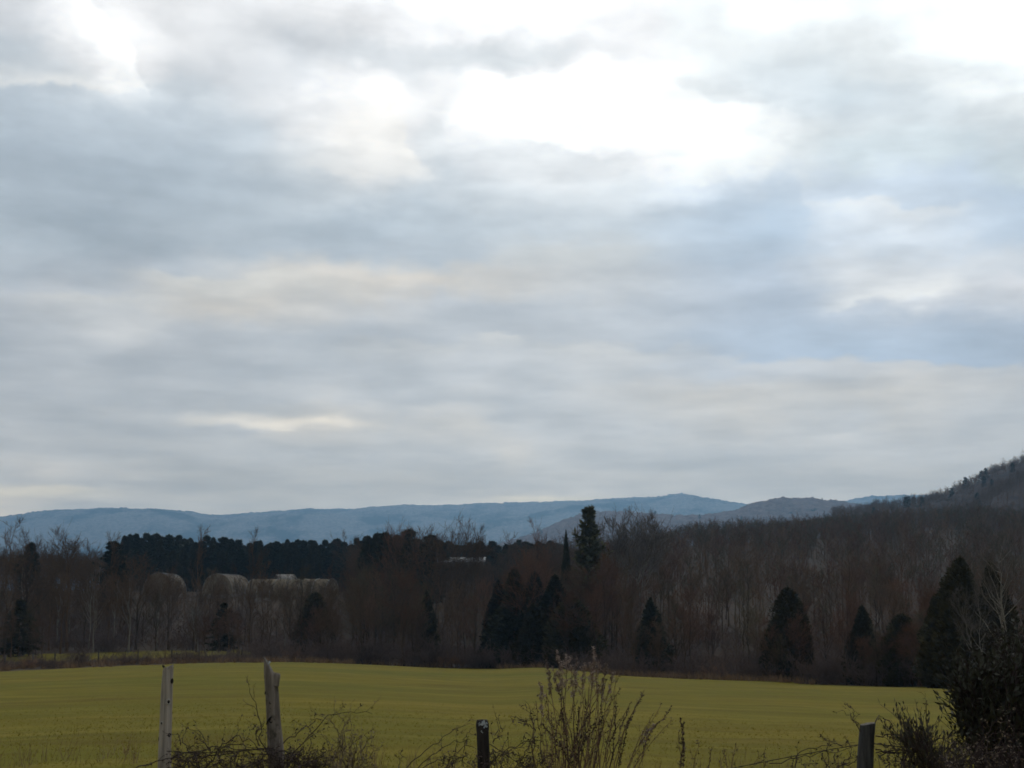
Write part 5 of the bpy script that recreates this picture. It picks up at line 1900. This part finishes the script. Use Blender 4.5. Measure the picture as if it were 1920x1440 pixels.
# the rest of the dome: a plain broken overcast, darker away from the sun
bn = nz(2.6, 3.0, 0.55, 1.0, 1.7)
cosn = math_("COSINE", math_("SUBTRACT", az0, SUN_AZ))
upness = math_("MAXIMUM", sep.outputs[2], 0.0)
BACK, FWD, ZEN = 0.26, 0.95, 0.55
base = math_("MULTIPLY_ADD", math_("MULTIPLY_ADD", cosn, 0.5, 0.5), FWD - BACK, BACK)
base = math_("ADD", math_("MULTIPLY", base, math_("SUBTRACT", 1.0, upness)), math_("MULTIPLY", upness, ZEN))
base = math_("MULTIPLY", base, math_("MULTIPLY_ADD", math_("SUBTRACT", bn.outputs["Fac"], 0.5), 0.8, 1.0))
vb = N(nt, "ShaderNodeVectorMath", operation="SCALE")
vb.inputs[0].default_value = (0.93 / STRENGTH, 1.0 / STRENGTH, 1.08 / STRENGTH)
L(base, vb.inputs["Scale"])
e_top = el_list[-1]
m1 = N(nt, "ShaderNodeMapRange", interpolation_type="SMOOTHSTEP")
m1.inputs["From Min"].default_value = e_top - R(0.3)
m1.inputs["From Max"].default_value = e_top + R(8)
L(el, m1.inputs[0])
m2 = N(nt, "ShaderNodeMapRange", interpolation_type="SMOOTHSTEP")
m2.inputs["From Min"].default_value = AZ1
m2.inputs["From Max"].default_value = AZ1 + R(14)
L(math_("ABSOLUTE", az), m2.inputs[0])
outside = math_("MAXIMUM", m1.outputs[0], m2.outputs[0])
clouds = mixc(outside, front, vb.outputs[0])
sky = N(nt, "ShaderNodeTexSky")
sky.sky_type = "NISHITA"
sky.sun_disc = False
sky.sun_elevation = SUN_EL
sky.sun_rotation = SUN_AZ
final = mixc(0.94, sky.outputs[0], clouds)
L(final, bg.inputs["Color"])

sun = bpy.data.lights.new("sun", "SUN")
sun.energy = 0.5
sun.angle = R(14)
sun.color = (1.0, 0.95, 0.87)
so = bpy.data.objects.new("sun", sun)
col.objects.link(so)
sd_ = Vector((math.sin(SUN_AZ) * math.cos(SUN_EL), math.cos(SUN_AZ) * math.cos(SUN_EL), math.sin(SUN_EL)))
so.rotation_euler = sd_.to_track_quat("Z", "Y").to_euler()
so.location = (0, 0, 50)

# ---------------------------------------------------------------- camera and render
cam = bpy.data.cameras.new("camera")
cam.sensor_width = 36
cam.lens = F / 1920 * 36
cam.clip_start = 0.1
cam.clip_end = 20000
co = bpy.data.objects.new("camera", cam)
co.location = tuple(CAM)
co.rotation_euler = (math.pi / 2 + PITCH, 0, 0)
col.objects.link(co)
scene.camera = co
vs = scene.view_settings
vs.view_transform = "Standard"
vs.look = "None"
vs.exposure = 0.0
vs.gamma = 1.0
vs.use_curve_mapping = False
scene.render.engine = "CYCLES"
cy = scene.cycles
cy.max_bounces = 4
cy.diffuse_bounces = 2
cy.glossy_bounces = 1
cy.transmission_bounces = 1
cy.volume_bounces = 0
cy.transparent_max_bounces = 4
cy.use_adaptive_sampling = True
cy.adaptive_threshold = 0.03
cy.adaptive_min_samples = 32
cy.use_denoising = True
cy.denoiser = "OPENIMAGEDENOISE"
cy.sample_clamp_direct = 3.0
cy.sample_clamp_indirect = 1.5
cy.pixel_filter_type = "BLACKMAN_HARRIS"
cy.filter_width = 1.7
